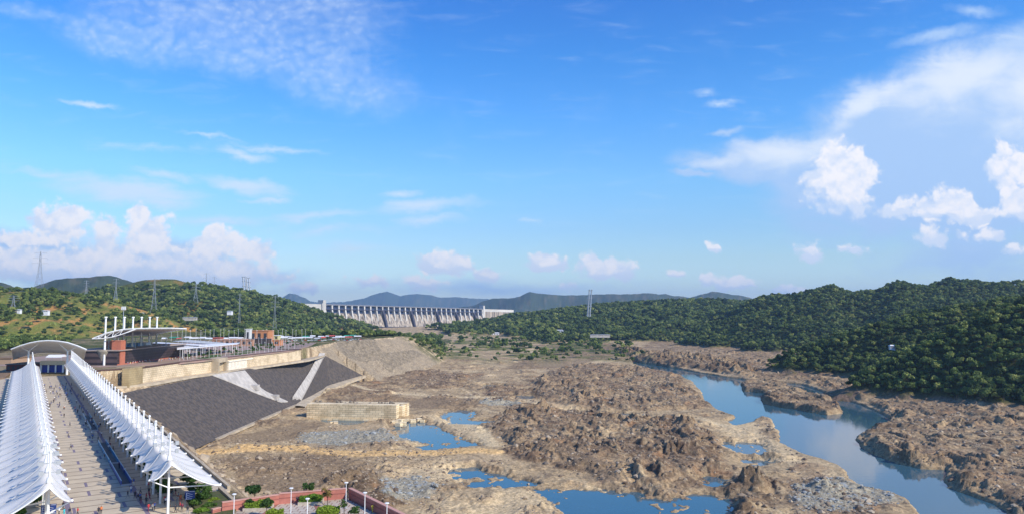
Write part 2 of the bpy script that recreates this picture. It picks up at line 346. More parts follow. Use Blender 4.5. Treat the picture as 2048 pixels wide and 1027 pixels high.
# mounds: polygon, height, roughness, darkness
MOUNDS = [(PW([(958, 855), (985, 832), (1100, 824), (1220, 832), (1340, 845), (1430, 870), (1462, 915), (1440, 955), (1400, 985), (1340, 1010), (1290, 1012), (1220, 975), (1120, 945), (1040, 925), (990, 890)]), 9, 1.0, .5),
          (PW([(1060, 775), (1075, 752), (1160, 732), (1280, 736), (1365, 755), (1395, 785), (1425, 815), (1380, 826), (1250, 826), (1120, 815), (1062, 800)]), 8, .9, .45),
          (PW([(1425, 1010), (1455, 975), (1510, 955), (1560, 975), (1575, 1005), (1550, 1060), (1450, 1060)]), 10, 1.1, .9),
          (PW([(1210, 702), (1330, 712), (1440, 724), (1500, 738), (1520, 752), (1440, 748), (1340, 734), (1240, 718)]), 13, 1.2, .9),
          (PW([(960, 775), (1010, 764), (1050, 772), (1060, 800), (1000, 812), (965, 800)]), 5, .7, .4), (PW([(760, 755), (860, 742), (960, 752), (940, 778), (820, 782), (765, 775)]), 5, .6, .4),
          (PW([(1000, 812), (1075, 800), (1080, 822), (1010, 824)]), 4, .7, .5), (PW([(650, 960), (690, 945), (760, 952), (800, 985), (830, 1020), (700, 1060), (650, 1000)]), 9, .8, 1.0),
          (PW([(1500, 850), (1520, 836), (1540, 836), (1560, 870), (1560, 884), (1520, 880)]), 5, .5, .1), (PW([(620, 770), (760, 764), (800, 790), (780, 815), (640, 812)]), 5, .5, .4),
          (PW([(850, 800), (950, 790), (960, 812), (880, 818)]), 3, .6, .4), (PW([(1060, 700), (1200, 690), (1290, 712), (1290, 728), (1180, 724), (1080, 712)]), 5, .7, .5),
          (PW([(1580, 900), (1650, 935), (1700, 990), (1790, 1000), (1810, 1030), (1600, 1060), (1560, 1010)]), 2.5, .5, .2)]
RBANK = PW([(1262, 719), (1300, 726), (1400, 743), (1500, 758), (1600, 766), (1700, 800), (1742, 816), (1770, 830), (1780, 848), (1740, 860), (1712, 872), (1712, 888), (1740, 906), (1790, 926), (1840, 938), (1890, 940),
            (1884, 958), (1892, 974), (1940, 992), (1985, 1006), (2010, 1027), (2200, 1100), (3600, 1100), (3000, 700), (2000, 690), (1300, 690)])
# crest lines of hills: points (px, py, Y), slope, rounding width, noise amplitude
HILLS = [
    ([(2900, 470, 800), (2300, 560, 740), (2120, 592, 730), (2048, 607, 735), (1960, 640, 745), (1880, 675, 760), (1810, 712, 770), (1760, 740, 780)], .58, 18, 16),
    ([(2500, 560, 1050), (2100, 590, 1000), (1980, 606, 1000), (1900, 612, 1000), (1820, 634, 1010), (1740, 655, 1020), (1660, 680, 1040), (1600, 700, 1050)], .42, 30, 26),
    ([(2500, 545, 1830), (2100, 556, 1805), (2048, 564, 1805), (1990, 572, 1805), (1900, 562, 1805), (1850, 574, 1805), (1800, 564, 1830), (1760, 580, 1854), (1700, 588, 1903), (1660, 574, 1903), (1600, 590, 1952), (1545, 594, 2013), (1500, 612, 2074), (1440, 628, 2135), (1350, 650, 2196)], .30, 60, 34),
    ([(1700, 600, 2750), (1560, 606, 2695), (1480, 606, 2640), (1400, 603, 2640), (1300, 606, 2640), (1200, 613, 2695), (1120, 622, 2750), (1050, 630, 2860), (1010, 640, 2970)], .125, 120, 30),
    ([(1600, 615, 7279), (1530, 600, 7839), (1480, 587, 7839), (1425, 579, 7839), (1380, 592, 7979), (1330, 583, 8119), (1250, 585, 8119), (1180, 585, 8400), (1120, 588, 8400), (1060, 580, 8400), (1040, 588, 8400), (985, 594, 8680), (950, 606, 8960), (900, 616, 9100)], .45, 160, 150),
    ([(1100, 612, 18750), (980, 596, 18750), (930, 592, 18000), (880, 592, 18000), (835, 584, 18000), (800, 588, 18000), (775, 578, 18000), (740, 586, 18000), (700, 600, 18000), (650, 604, 17250), (615, 600, 16500), (580, 584, 15750), (555, 598, 15750), (520, 594, 15750), (480, 608, 15750)], .42, 300, 200),
    ([(-500, 540, 3600), (-100, 566, 3600), (0, 562, 3500), (40, 576, 3500), (85, 570, 3400), (120, 556, 3300), (165, 552, 3300), (215, 547, 3300), (262, 562, 3300), (330, 590, 3300)], .40, 80, 40),
    ([(235, 600, 2200), (262, 570, 2150), (300, 556, 2100), (345, 556, 2100), (385, 568, 2150), (430, 578, 2200), (500, 590, 2300), (560, 602, 2400), (610, 617, 2450), (660, 632, 2500), (740, 655, 2500)], .34, 60, 26),
    ([(-400, 560, 1500), (-60, 572, 1450), (30, 580, 1400), (90, 582, 1400), (150, 590, 1420), (200, 596, 1440), (250, 608, 1480), (300, 622, 1500), (360, 645, 1520)], .30, 45, 15),
    ([(-100, 600, 1230), (20, 622, 1200), (100, 640, 1180), (140, 655, 1170)], .3, 30, 7), ([(210, 604, 1500), (230, 640, 1330), (240, 668, 1220)], .34, 25, 6), ([(90, 590, 1400), (120, 625, 1290), (130, 655, 1200)], .34, 25, 6),
]
HILLW = []
for pts, k, w, amp in HILLS:
    q = [PY(*p) for p in pts]; HILLW.append((q, k, w, amp))
# edge of the left plateau, travelled away from the camera
WALL = [P(190, 741, 0), P(276, 735, 0), P(360, 723.5, 0), P(423, 717, 0), P(598, 698, 0)]
PB = [W(41, 20), W(41, 100), W(41, 300), W(41, 480)] + WALL + [Vector((-231, 900, 0)), Vector((-238, 1010, 0)), Vector((-214, 1075, 0)), Vector((-190, 1190, 0)), Vector((-170, 1400, 0)), Vector((-150, 1800, 0)), Vector((-200, 2600, 0)), Vector((-700, 9000, 0))]
ISLAND = [P(425, 1030, 0), P(444, 1024, 0), P(558, 1007, 0), P(693, 996, 0), P(830, 1065, 0), Vector((25, 60, 0)), Vector((20, -60, 0)), Vector((-160, -60, 0)), W(-14, 60), W(-14, 170), W(41, 178)]
# embankment facing (pitched stone): triangles on which paths are draped
eT = [P(215, 792, -11), P(276, 778, -11), P(360, 762, -11), P(433, 748, -11), P(600, 717, -11), P(648, 709, -11)]
eB = [P(300, 960, -46.6), P(372, 905, -46.6), P(435, 877, -46.6), P(500, 848, -46.6), P(590, 810, -46.6), P(592, 808, -46.6)]
EMB = []
for i in range(5): EMB += [(eT[i], eB[i], eB[i + 1]), (eT[i], eB[i + 1], eT[i + 1])]
eR = [P(660, 772, -46), P(728, 751, -40)]; eU = P(700, 726, -22)
EMB += [(eT[5], eB[5], eR[0]), (eT[5], eR[0], eR[1])]
GRAV = [P(680, 681, 0), P(742, 676, 0), P(775, 694, -10), P(838, 726, -44), P(790, 736, -44), P(720, 738, -38), P(690, 722, -24)]
TRACKS = [(PW([(560, 800), (620, 790), (680, 772), (720, 752), (780, 742), (840, 735), (870, 722), (890, 708)], -45), 3.5), (PW([(700, 768), (730, 780), (800, 788), (900, 792), (1000, 796), (1060, 800), (1090, 818), (1180, 822), (1330, 832), (1450, 850)], -48), 4.5),
          (PW([(985, 890), (960, 860), (930, 845), (880, 840)], -48), 5)]
SANDROAD = PW([(400, 905), (470, 900), (560, 896), (640, 903), (720, 908), (800, 905), (880, 906), (960, 902), (985, 905)], -48)
DARKS = [PW([(400, 900), (430, 885), (520, 862), (590, 845), (640, 850), (620, 872), (590, 888), (500, 890)]), PW([(450, 925), (600, 912), (720, 922), (770, 960), (700, 985), (560, 1000), (480, 985)]), PW([(1000, 740), (1120, 700), (1250, 700), (1230, 720), (1100, 740)]), PW([(1080, 905), (1180, 920), (1280, 990), (1200, 960), (1120, 935)]), PW([(700, 800), (900, 800), (1000, 812), (900, 822), (760, 818)])]
BLUEGRAV = [PW([(600, 875), (650, 868), (760, 866), (800, 880), (840, 888), (760, 893), (640, 895), (590, 888)]), PW([(760, 965), (840, 962), (880, 980), (850, 1005), (780, 1005)]), PW([(1590, 985), (1680, 972), (1760, 985), (1800, 1010), (1700, 1030), (1600, 1030)]), PW([(960, 806), (1040, 806), (1040, 815), (960, 813)])]
PALE = [PW(p) for p in ([(430, 895), (500, 870), (580, 850), (640, 842), (620, 856), (540, 885), (470, 896)], [(535, 963), (600, 966), (590, 978), (545, 975)], [(800, 838), (870, 830), (960, 850), (1000, 870), (985, 890), (930, 880), (880, 850)],
        [(700, 930), (900, 920), (960, 950), (900, 975), (760, 960), (690, 945)], [(1060, 800), (1200, 826), (1400, 838), (1500, 860), (1520, 900), (1470, 870), (1330, 850), (1100, 824)], [(1440, 850), (1560, 840), (1600, 905), (1700, 960), (1720, 985), (1560, 930), (1450, 905)], [(960, 980), (1080, 985), (1140, 1040), (900, 1060), (850, 1000)], [(1060, 830 - 130), (1140, 704), (1250, 722), (1180, 736), (1080, 735), (1050, 716)])]
def sawridge(c, w=.12):
    f = c - np.floor(c); return np.where(f < w, f / w, (1 - f) / (1 - w))
def clampz(X, Y, z, tris, gap):
    for a, b, c in tris:
        x0, x1 = min(a.x, b.x, c.x), max(a.x, b.x, c.x); y0, y1 = min(a.y, b.y, c.y), max(a.y, b.y, c.y)
        m = (X > x0 - 1) & (X < x1 + 1) & (Y > y0 - 1) & (Y < y1 + 1)
        if not m.any(): continue
        x = X[m]; y = Y[m]; det = (b.y - c.y) * (a.x - c.x) + (c.x - b.x) * (a.y - c.y)
        if abs(det) < 1e-6: continue
        l1 = ((b.y - c.y) * (x - c.x) + (c.x - b.x) * (y - c.y)) / det; l2 = ((c.y - a.y) * (x - c.x) + (a.x - c.x) * (y - c.y)) / det; l3 = 1 - l1 - l2
        ins = (l1 > -.03) & (l2 > -.03) & (l3 > -.03); pz = l1 * a.z + l2 * b.z + l3 * c.z
        zz = z[m]; z[m] = np.where(ins, np.minimum(zz, pz - gap), zz)
def terr(h, s, w):
    q = h / s + w; f = np.floor(q); return (f + sst(q - f, .5, 1.0) - w) * s
def L3(c): return np.array(c)[None, :]
def mixc(col, c, m): return col * (1 - m[:, None]) + (c if isinstance(c, np.ndarray) and c.ndim == 2 else L3(c)) * m[:, None]
def terrain(X, Y):
    """height, albedo and tree density for arrays of ground positions"""
    X = np.asarray(X, float); Y = np.asarray(Y, float); n = X.size
    n1 = fbm(X / 70, Y / 70, 4, 1); n2 = fbm(X / 18, Y / 18, 5, 2); n3 = fbm(X / 5, Y / 5, 4, 3); n4 = fbm(X / 1.6, Y / 1.6, 3, 9)
    far = sst(Y, 1100, 3000)
    z = -48.0 + .9 * n1 + .7 * n2 * (1 + far * 3) + .30 * n3 + .16 * n4 + far * 22 + sst(Y, 1050, 1500) * 3
    # flow-aligned rock texture: coordinates along / across the strata
    a = .31 * X - .95 * Y; c = .95 * X + .31 * Y
    wv = fbm(X / 40, Y / 40, 4, 21); wv2 = fbm(X / 14, Y / 14, 4, 24)
    s1 = sawridge(c / 19 + a / 160 + wv * 1.9, .14); s2 = sawridge(c / 7 + a / 60 + wv * 2.2 + wv2 * 1.1, .2); s3 = ridged(c / 5 + wv2, a / 9, 4, 31); s4 = ridged(X / 2.6, Y / 2.6, 3, 35)
    gate = sst(fbm(X / 30, Y / 30, 3, 44), -.25, .3); gate2 = sst(fbm(X / 17, Y / 17, 3, 47), -.3, .25)
    rock = (.5 * s1 * gate + .22 * s2 * gate2 + .17 * (s3 - .3) * (.35 + .65 * gate2) + .07 * s4 * (.4 + .6 * gate))
    col = np.zeros((n, 3)) + L3((.37, .29, .195))
    col = mixc(col, (.205, .165, .125), sst(n2 + .5 * n3, -.1, .45)); col = mixc(col, (.43, .345, .245), sst(n1 + .7 * n3, .1, .6) * .8)
    rm = np.zeros(n); dk = np.zeros(n); rivs0 = sdf(X, Y, RIVER)
    strk = fbm(a / 48 + wv, c / 9 + wv * 2, 4, 161); col = mixc(col, (.52, .43, .30), sst(strk, .12, .4) * .75); col = mixc(col, (.22, .17, .12), sst(-strk, .18, .45) * .6)
    gm_ = sst(fbm(X / 55, Y / 45, 4, 131), .0, .3) * sst(-Y, -1500, -1200) * (1 - sst(rivs0, -14, -2)); z = z + gm_ * 3.2 * (rock + .35); rm = np.maximum(rm, gm_ * .75); dk = np.maximum(dk, gm_ * .3)
    rock = rock * (.34 + .62 * sst(fbm(X / 70, Y / 60, 3, 141), -.25, .25))
    for poly, H, rg, dark in MOUNDS:
        s = sdf(X, Y, poly) + n1 * 16 + n2 * 11 + n3 * 3; m = sst(s, -1.5, 20)
        rel = m * H * (.32 + rg * (rock * .95 + .25 * n2)); rel = np.maximum(.45 * rel + .55 * terr(rel, 1.7, wv * .7) * sst(m, 0, .25), 0); z = z + rel; e = sst(s, -2, 6); rm = np.maximum(rm, e); dk = np.maximum(dk, e * dark)
    # right bank ledges
    sr = sdf(X, Y, RBANK, 900) + n2 * 7 + n3 * 2; mr = sst(sr, -1, 9)
    plat = np.where(Y < 760, 7.5, 5.5)
    rr_ = mr * (plat * .55 + (9.5 * rock + 2.5 * n2) * (1 - .45 * sst(fbm(X / 60, Y / 60, 3, 51), -.2, .3))); rr_ = .45 * rr_ + .55 * terr(rr_, 2.2, wv * .9); z = np.where(sr > -2, np.maximum(z, -49.5 + rr_ + sst(sr, 10, 110) * 4), z)
    rm = np.maximum(rm, mr * .9); dk = np.maximum(dk, mr * .42)
    rivs = sdf(X, Y, RIVER) + n2 * 4 + n3 * 1.2
    for isl in ISLES:
        s = sdf(X, Y, isl) + n2 * 4 + n3 * 1.5; m = sst(s, -2, 5); rivs = np.minimum(rivs, -s)
        z = np.maximum(z, -52 + m * (6 + 9 * rock)); rm = np.maximum(rm, m); dk = np.maximum(dk, m * .55)
    z = z - sst(rivs, -3.5, 3) * (z + 54.5)
    edge = sst(rivs, -9, -1)
    # pools
    for p in POOLS:
        s0 = sdf(X, Y, p) + n2 * 6 + n3 * 4.5 + 2.5; s = s0 - 11 * sst(fbm(X / 7, Y / 10, 4, 171), .08, .34)
        z = np.where(s0 > -9, z + (np.minimum(z, -49.82 + .35 * np.abs(n3)) - z) * sst(s0, -9, 0), z); z = z - sst(s, -4, 2) * (z + 51.0); wet = sst(s, -6, 0); col = mixc(col, (.14, .12, .09), wet * .6); rm = rm * (1 - wet)
    # colours of the river bed
    rc = mixc(np.zeros((n, 3)) + L3((.28, .205, .145)), (.135, .098, .075), sst(n3 + n2 * .7 + wv * .5, -.25, .35)); rc = mixc(rc, (.34, .28, .21), sst(s2 + n3 * .5, .75, 1.05) * .7)
    rc = mixc(rc, (.36, .21, .12), sst(fbm(X / 25, Y / 25, 3, 61), .28, .45) * .6)
    rc = rc * (1 - .38 * dk[:, None]); rc = mixc(rc, (.40, .32, .225), sst(strk + n2 * .5 + n3 * .35, .12, .45) * .5); col = mixc(col, rc, rm * (.55 + .45 * sst(n2 + n1, -.35, .1)))
    for p in PALE:
        s = sdf(X, Y, p) + n2 * 9 + n3 * 5; col = mixc(col, (.50, .41, .285), sst(s, -4, 7) * .85 * (1 - rm * .7))
    for p in DARKS:
        s = sdf(X, Y, p) + n2 * 10 + n3 * 5; col = mixc(col, (.20, .152, .11), sst(s, -3, 6) * .8)
    for p in BLUEGRAV:
        s = sdf(X, Y, p) + n2 * 9 + n3 * 4; m = sst(s, -3, 3); col = mixc(col, (.28, .275, .245), m * .9); z = z + m * np.abs(n4) * .9
    for line, w in TRACKS:
        d, _, _ = pdist(X, Y, line); m = sst(-d - n3 * 1.2, -w - 1.5, -w + 1); col = mixc(col, (.50, .42, .30), m * .9)
    d, _, _ = pdist(X, Y, SANDROAD); w = 7 + 3 * n2; m = sst(-d, -w - 1.5, -w + 1.5); col = mixc(col, (.55, .385, .20), m * .95); z = z + m * 1.2
    col = mixc(col, (.16, .125, .09), edge * .35)
    dens = np.zeros(n)
    # green patches of scrub in the middle distance
    gm = sst(fbm(X / 90, Y / 60, 4, 71), -.12, .12) * sst(Y, 1150, 1500) * sst(-Y, -3000, -2500) * (X < 250) * sst(X, -190, -150)
    col = mixc(col, (.09, .115, .035), gm * .85); dens = np.maximum(dens, gm * sst(fbm(X / 40, Y / 40, 3, 73), -.1, .3) * .4)
    # spoil flats and benches before the dam
    # ---- hills
    hz = np.full(n, -200.0); hw = np.zeros(n); hid = np.zeros(n, int); hd = np.zeros(n)
    gul = ridged(X / 170, Y / 170, 5, 81); gul2 = fbm(X / 420, Y / 420, 4, 85)
    for i, (q, k, w, amp) in enumerate(HILLW):
        d, sd_, zc = pdist(X, Y, q, [p.z for p in q])
        sc = max(1.0, amp / 26.0)
        g = ridged(X / (170 * sc), Y / (170 * sc), 5, 81 + i) if sc > 1 else gul
        v = zc - k * (np.sqrt(d * d + w * w) - w) * (1 + .25 * gul2) - amp * (1 - g) * sst(d, 0, w * 2.0) - amp * .2 * (1 - g)
        m = v > hz; hz = np.where(m, v, hz); hid = np.where(m, i, hid); hd = np.where(m, d, hd)
    left = (hid >= 7)
    # smooth maximum with the bed
    kk = 5.0; h = np.clip(.5 + .5 * (hz - z) / kk, 0, 1); onh = (hz > z) * 1.0
    z2 = z * (1 - h) + hz * h + kk * h * (1 - h)
    z = z2
    hc = mixc(np.zeros((n, 3)) + L3((.045, .060, .022)), (.075, .085, .03), sst(n2 + n3 * .5, -.2, .4))
    grass = sst(fbm(X / 130, Y / 100, 4, 91) + .25 * gul, .02, .25)
    farc = mixc(np.zeros((n, 3)) + L3((.040, .060, .045)), (.12, .11, .085), sst(gul * .8 + n1, .35, .9) * .7)
    hc = np.where((Y > 3000)[:, None], farc, hc)
    lg = mixc(mixc(np.zeros((n, 3)) + L3((.13, .155, .04)), (.22, .17, .07), sst(n1 + n2 * .6, -.15, .35)), (.38, .21, .08), sst(n1 + .6 * n2, .08, .35) * .85)
    isL = ((hid == 8) | (hid == 9) | (hid == 10) | (hid == 11)) * 1.0; isL2 = (hid == 7) * 1.0
    gL = isL * sst(grass + .6 * sst(fbm(X / 60, Y / 60, 3, 97), -.15, .15), .15, .55) + isL2 * grass * .4
    hc = mixc(hc, lg, gL)
    m = np.clip(h * 1.6 - .3, 0, 1)
    footd = sst(z, -41.5, -36.5)
    right = ((hid <= 3)) * 1.0
    dens = np.maximum(dens * (1 - m), m * (right * footd * (1 - .5 * sst(fbm(X / 50, Y / 50, 3, 151), .22, .4)) + isL2 * (1 - .5 * gL) + isL * (1 - .9 * gL)) * (Y < 3000))
    bank = mixc(np.zeros((n, 3)) + L3((.17, .125, .10)), (.10, .10, .04), sst(n2 + n3 * .4, -.15, .3) * .7)
    hc = mixc(hc, bank, (1 - footd) * right)
    col = mixc(col, hc, m)
    # ---- left plateau and walkway causeway
    d, side, _ = pdist(X, Y, PB); e = d * side
    wallz = sst(Y, 495, 512) * sst(-Y, -800, -782)
    sl_e = np.maximum(e - 8, 0) * (.95 + 1.6 * sst(Y, 530, 715) + 4 * sst(Y, 725, 782)); natural = np.maximum(e, 0) * np.where(Y > 800, .72, .95) - n2 * 3 - n3 * 1.2 * (e > 2)
    natural = np.where((Y > 782) & (Y < 945), np.where(e < 9, e * 1.2, 10.8 + (e - 9) * (7 - 5.9 * sst(Y, 845, 915))), natural)
    drop = np.where(wallz > .5, np.where(e < .9, .0, 11.0) + sl_e, np.maximum(natural, 0) * 1.0)
    pp, qq = pq(X, Y)
    zp = -.35 - drop - sst(Y, 1200, 1700) * 34 * sst(X + .36 * Y, 0, 150)
    leftdrop = np.maximum(-12 - pp, 0) * (qq < 520); zp = zp - np.minimum(leftdrop * .6, 13)
    zp = np.where((qq < 165) & (e < 0), -60, zp)
    onp = (zp > z) & (Y < 2600); pc = mixc(np.zeros((n, 3)) + L3((.25, .21, .15)), (.15, .13, .085), sst(n2 + n3 * .6, -.2, .3))
    grn = sst(fbm(X / 45, Y / 45, 4, 77), -.25, .1) * sst(Y, 700, 900); pc = mixc(pc, (.06, .08, .025), grn * (e < 0))
    ncl = sst(n3 + n2, -.1, .3); sc_ = mixc(np.zeros((n, 3)) + L3((.42, .345, .26)), (.22, .175, .13), ncl)
    pc = mixc(pc, sc_, (e > 0) * 1.0); pc = mixc(pc, (.24, .21, .175), sst(Y, 860, 900) * sst(-Y, -1290, -1220) * (e > 3) * .8); pc = mixc(pc, (.075, .09, .035), sst(n2 + n3 * .5, -.3, .15) * sst(Y, 1200, 1280) * (e > 0) * .85)
    z = np.where(onp, zp, z); col = np.where(onp[:, None], pc, col)
    slope_t = (e > 4) * sst(Y, 1240, 1320) * .3
    trees_l = slope_t + (e < -25) * sst(Y + np.clip((-.52 - X / Y) * 2600, 0, 480), 1130, 1190) * (1 - m) * onp * sst(-Y, -2600, -2300)
    dens = np.where(onp, trees_l * .9, dens)
    si = sdf(X, Y, ISLAND, 80); zi = -.4 + np.minimum(si, 0) * 1.05 + (si < -1) * n2 * 2.5; m2 = zi > z
    z = np.where(m2, zi, z); col = np.where(m2[:, None], sc_ * .8, col); dens = np.where(m2, 0, dens)
    m = sdf(X, Y, GRAV, 80) > -6 + n2 * 4
    col = np.where(m[:, None], mixc(np.zeros((n, 3)) + L3((.235, .205, .17)), (.16, .14, .115), sst(n3, -.2, .3)), col); dens = np.where(m, 0, dens)
    clampz(X, Y, z, EMB, 1.2)
    return z, np.clip(col * (1 + .25 * n4[:, None]) * np.array([1.17, 1.08, .90]), .01, .9), dens

def build_ground():
    fine = np.arange(R(-38), R(38), .00125); azs = np.concatenate([np.linspace(R(-85), R(-38.2), 60), fine, np.linspace(R(38.2), R(85), 60)])
    rs = [40.0]
    while rs[-1] < 21500:
        r = rs[-1]; k = .03 if r < 240 else (.0024 if r < 1500 else (.0042 if r < 3200 else .011)); rs.append(r * (1 + k))
    rs = np.array(rs); A, RR = np.meshgrid(azs, rs); X = (RR * np.sin(A)).ravel(); Y = (RR * np.cos(A)).ravel()
    zs = np.empty(X.size); cs = np.empty((X.size, 3)); B = 400000
    for i in range(0, X.size, B): zs[i:i + B], cs[i:i + B], _ = terrain(X[i:i + B], Y[i:i + B])
    nr, na = len(rs), len(azs); idx = np.arange(nr * na).reshape(nr, na)
    f = np.stack([idx[:-1, :-1], idx[:-1, 1:], idx[1:, 1:], idx[1:, :-1]], -1).reshape(-1, 4)
    print('ground verts', X.size)
    m = bpy.data.materials.new('ground'); m.use_nodes = True; t = m.node_tree; b = t.nodes['Principled BSDF']; b.inputs['Roughness'].default_value = .95; b.inputs['Specular IOR Level'].default_value = .12
    at = N(t, 'ShaderNodeAttribute', attribute_name='col'); tc = N(t, 'ShaderNodeTexCoord')
    def nz(s, d=6):
        x = N(t, 'ShaderNodeTexNoise'); x.inputs['Scale'].default_value = s; x.inputs['Detail'].default_value = d; x.inputs['Roughness'].default_value = .65; t.links.new(tc.outputs['Object'], x.inputs['Vector']); return x.outputs[0]
    v = M(t, 'MULTIPLY_ADD', SM(t, nz(.5), .3, .7), .7, .65); v2 = M(t, 'MULTIPLY_ADD', SM(t, nz(2.2, 4), .3, .7), .4, .8)
    hs = N(t, 'ShaderNodeMix', data_type='RGBA', blend_type='MULTIPLY'); hs.inputs[0].default_value = 1
    cb = N(t, 'ShaderNodeCombineXYZ'); vv = M(t, 'MULTIPLY', v, v2)
    for i in range(3): t.links.new(vv, cb.inputs[i])
    t.links.new(at.outputs['Color'], hs.inputs[6]); t.links.new(cb.outputs[0], hs.inputs[7]); t.links.new(hs.outputs[2], b.inputs['Base Color'])
    bp = N(t, 'ShaderNodeBump'); bp.inputs['Distance'].default_value = 1.1; bp.inputs['Strength'].default_value = .9
    t.links.new(M(t, 'ADD', nz(.35, 8), M(t, 'MULTIPLY', nz(1.6, 4), .35)), bp.inputs['Height']); t.links.new(bp.outputs[0], b.inputs['Normal'])
    o = np_mesh('ground', np.stack([X, Y, zs], 1), f, m, smooth=True, col=cs); prop(o, kind='structure')
build_ground()
# water: one level sheet filling the river channel and the pools
wm = bpy.data.materials.new('water'); wm.use_nodes = True; t = wm.node_tree; b = t.nodes['Principled BSDF']
b.inputs['Base Color'].default_value = (.04, .105, .145, 1); b.inputs['Roughness'].default_value = .05; b.inputs['IOR'].default_value = 1.33
tc = N(t, 'ShaderNodeTexCoord'); n_ = N(t, 'ShaderNodeTexNoise'); n_.inputs['Scale'].default_value = .35; n_.inputs['Detail'].default_value = 3; t.links.new(tc.outputs['Object'], n_.inputs['Vector'])
bp = N(t, 'ShaderNodeBump'); bp.inputs['Distance'].default_value = .035; bp.inputs['Strength'].default_value = .6; t.links.new(n_.outputs[0], bp.inputs['Height']); t.links.new(bp.outputs[0], b.inputs['Normal'])
w_ = MB(); w_.add([(-400, 150, WZ), (900, 150, WZ), (900, 1600, WZ), (-400, 1600, WZ)], [(0, 1, 2, 3)]); prop(w_.build('water', wm), kind='structure')

# ------------------------------------------------------------------ embankment, retaining wall, paths
def tri_hit(px, py):
    rx, rz = ray(px, py); D = Vector((rx, 1, rz)); O = Vector((0, 0, CZ)); best = None
    for i, (a, b, c) in enumerate(EMB):
        n = (b - a).cross(c - a); dn = n.dot(D)
        if abs(dn) < 1e-9: continue
        t = n.dot(a - O) / dn; p = O + D * t
        # distance outside the triangle, to pick the nearest face
        e = 0
        for u, v in ((a, b), (b, c), (c, a)):
            s = (v - u).cross(p - u).dot(n) / (n.length * (v - u).length); e = min(e, s)
        if best is None or e > best[0]: best = (e, p, n.normalized() * (1 if n.z > 0 else -1))
    return best[1], best[2]
STONE_D = mat('dark_pitched_stone', (.108, .088, .074), .95, vscale=.35, bump=.5, bscale=.8, color2=(.064, .056, .052))
CONC = mat('pale_concrete', (.50, .46, .41), .85, var=.25, vscale=.2, bump=.1, bscale=1)
CONC2 = mat('beige_concrete', (.50, .41, .29), .85, var=.25, vscale=.15, bump=.1, bscale=1)
def masonry(name, c1, c2, cm, bw, bh, axis='XZ', rough=.85):
    m = bpy.data.materials.new(name); m.use_nodes = True; t = m.node_tree; b = t.nodes['Principled BSDF']; b.inputs['Roughness'].default_value = rough
    tc = N(t, 'ShaderNodeTexCoord'); sp = N(t, 'ShaderNodeSeparateXYZ'); t.links.new(tc.outputs['Object'], sp.inputs[0])
    cb = N(t, 'ShaderNodeCombineXYZ'); t.links.new(sp.outputs[0 if axis[0] == 'X' else 1], cb.inputs[0]); t.links.new(sp.outputs[2], cb.inputs[1])
    br = N(t, 'ShaderNodeTexBrick'); br.inputs['Scale'].default_value = 1; br.inputs['Brick Width'].default_value = bw; br.inputs['Row Height'].default_value = bh; br.inputs['Mortar Size'].default_value = bh * .06
    for i, c in ((1, c1), (2, c2), (3, cm)): br.inputs[i].default_value = tuple(c) + (1,)
    t.links.new(cb.outputs[0], br.inputs[0])
    n = N(t, 'ShaderNodeTexNoise'); n.inputs['Scale'].default_value = .12; n.inputs['Detail'].default_value = 6; t.links.new(tc.outputs['Object'], n.inputs[0])
    mx = N(t, 'ShaderNodeMix', data_type='RGBA', blend_type='MULTIPLY'); t.links.new(SM(t, n.outputs[0], .4, .7), mx.inputs[0]); mx.inputs[7].default_value = (.7, .68, .64, 1)
    t.links.new(br.outputs[0], mx.inputs[6]); t.links.new(mx.outputs[2], b.inputs['Base Color']); return m
BEIGE_M = masonry('beige_stone_blocks', (.74, .60, .41), (.68, .55, .37), (.30, .24, .16), 3.0, 1.5, 'YZ')
BLOCK_M = masonry('cut_stone_courses', (.86, .70, .45), (.66, .52, .32), (.22, .16, .10), 5.2, 1.7, 'XZ')
mb = MB()
for a, b, c in EMB: mb.add([a, b, c], [(0, 1, 2)])
prop(mb.build('embankment', STONE_D), kind='structure')
def strip(name, left, right, material, lift, n=10, kind='structure', parent=None, th=.5):
    rows = []
    def interp(line, u):
        u *= len(line) - 1; i = min(int(u), len(line) - 2); f = u - i
        return line[i][0] * (1 - f) + line[i + 1][0] * f, line[i][1] * (1 - f) + line[i + 1][1] * f
    for s in range(n + 1):
        A, nA = tri_hit(*interp(left, s / n)); B, nB = tri_hit(*interp(right, s / n))
        rows.append([A - Vector((0, 0, 1.0)), A + Vector((0, 0, lift)), A.lerp(B, .5) + Vector((0, 0, lift)), B + Vector((0, 0, lift)), B - Vector((0, 0, 1.0))])
    mb = MB(); mb.loft(rows); mb.add(rows[-1], [(0, 1, 2, 3, 4)]); mb.add(rows[0], [(4, 3, 2, 1, 0)])
    o = mb.build(name, material, parent)
    return prop(o, kind=kind) if kind else o
strip('ramp', [(639, 709), (617, 750), (585, 798)], [(650, 709), (631, 747), (603, 800)], CONC, 2.4)
strip('stair_path', [(425, 750), (466, 766), (510, 785), (562, 804)], [(490, 741), (508, 762), (528, 781), (576, 803)], CONC, .7)
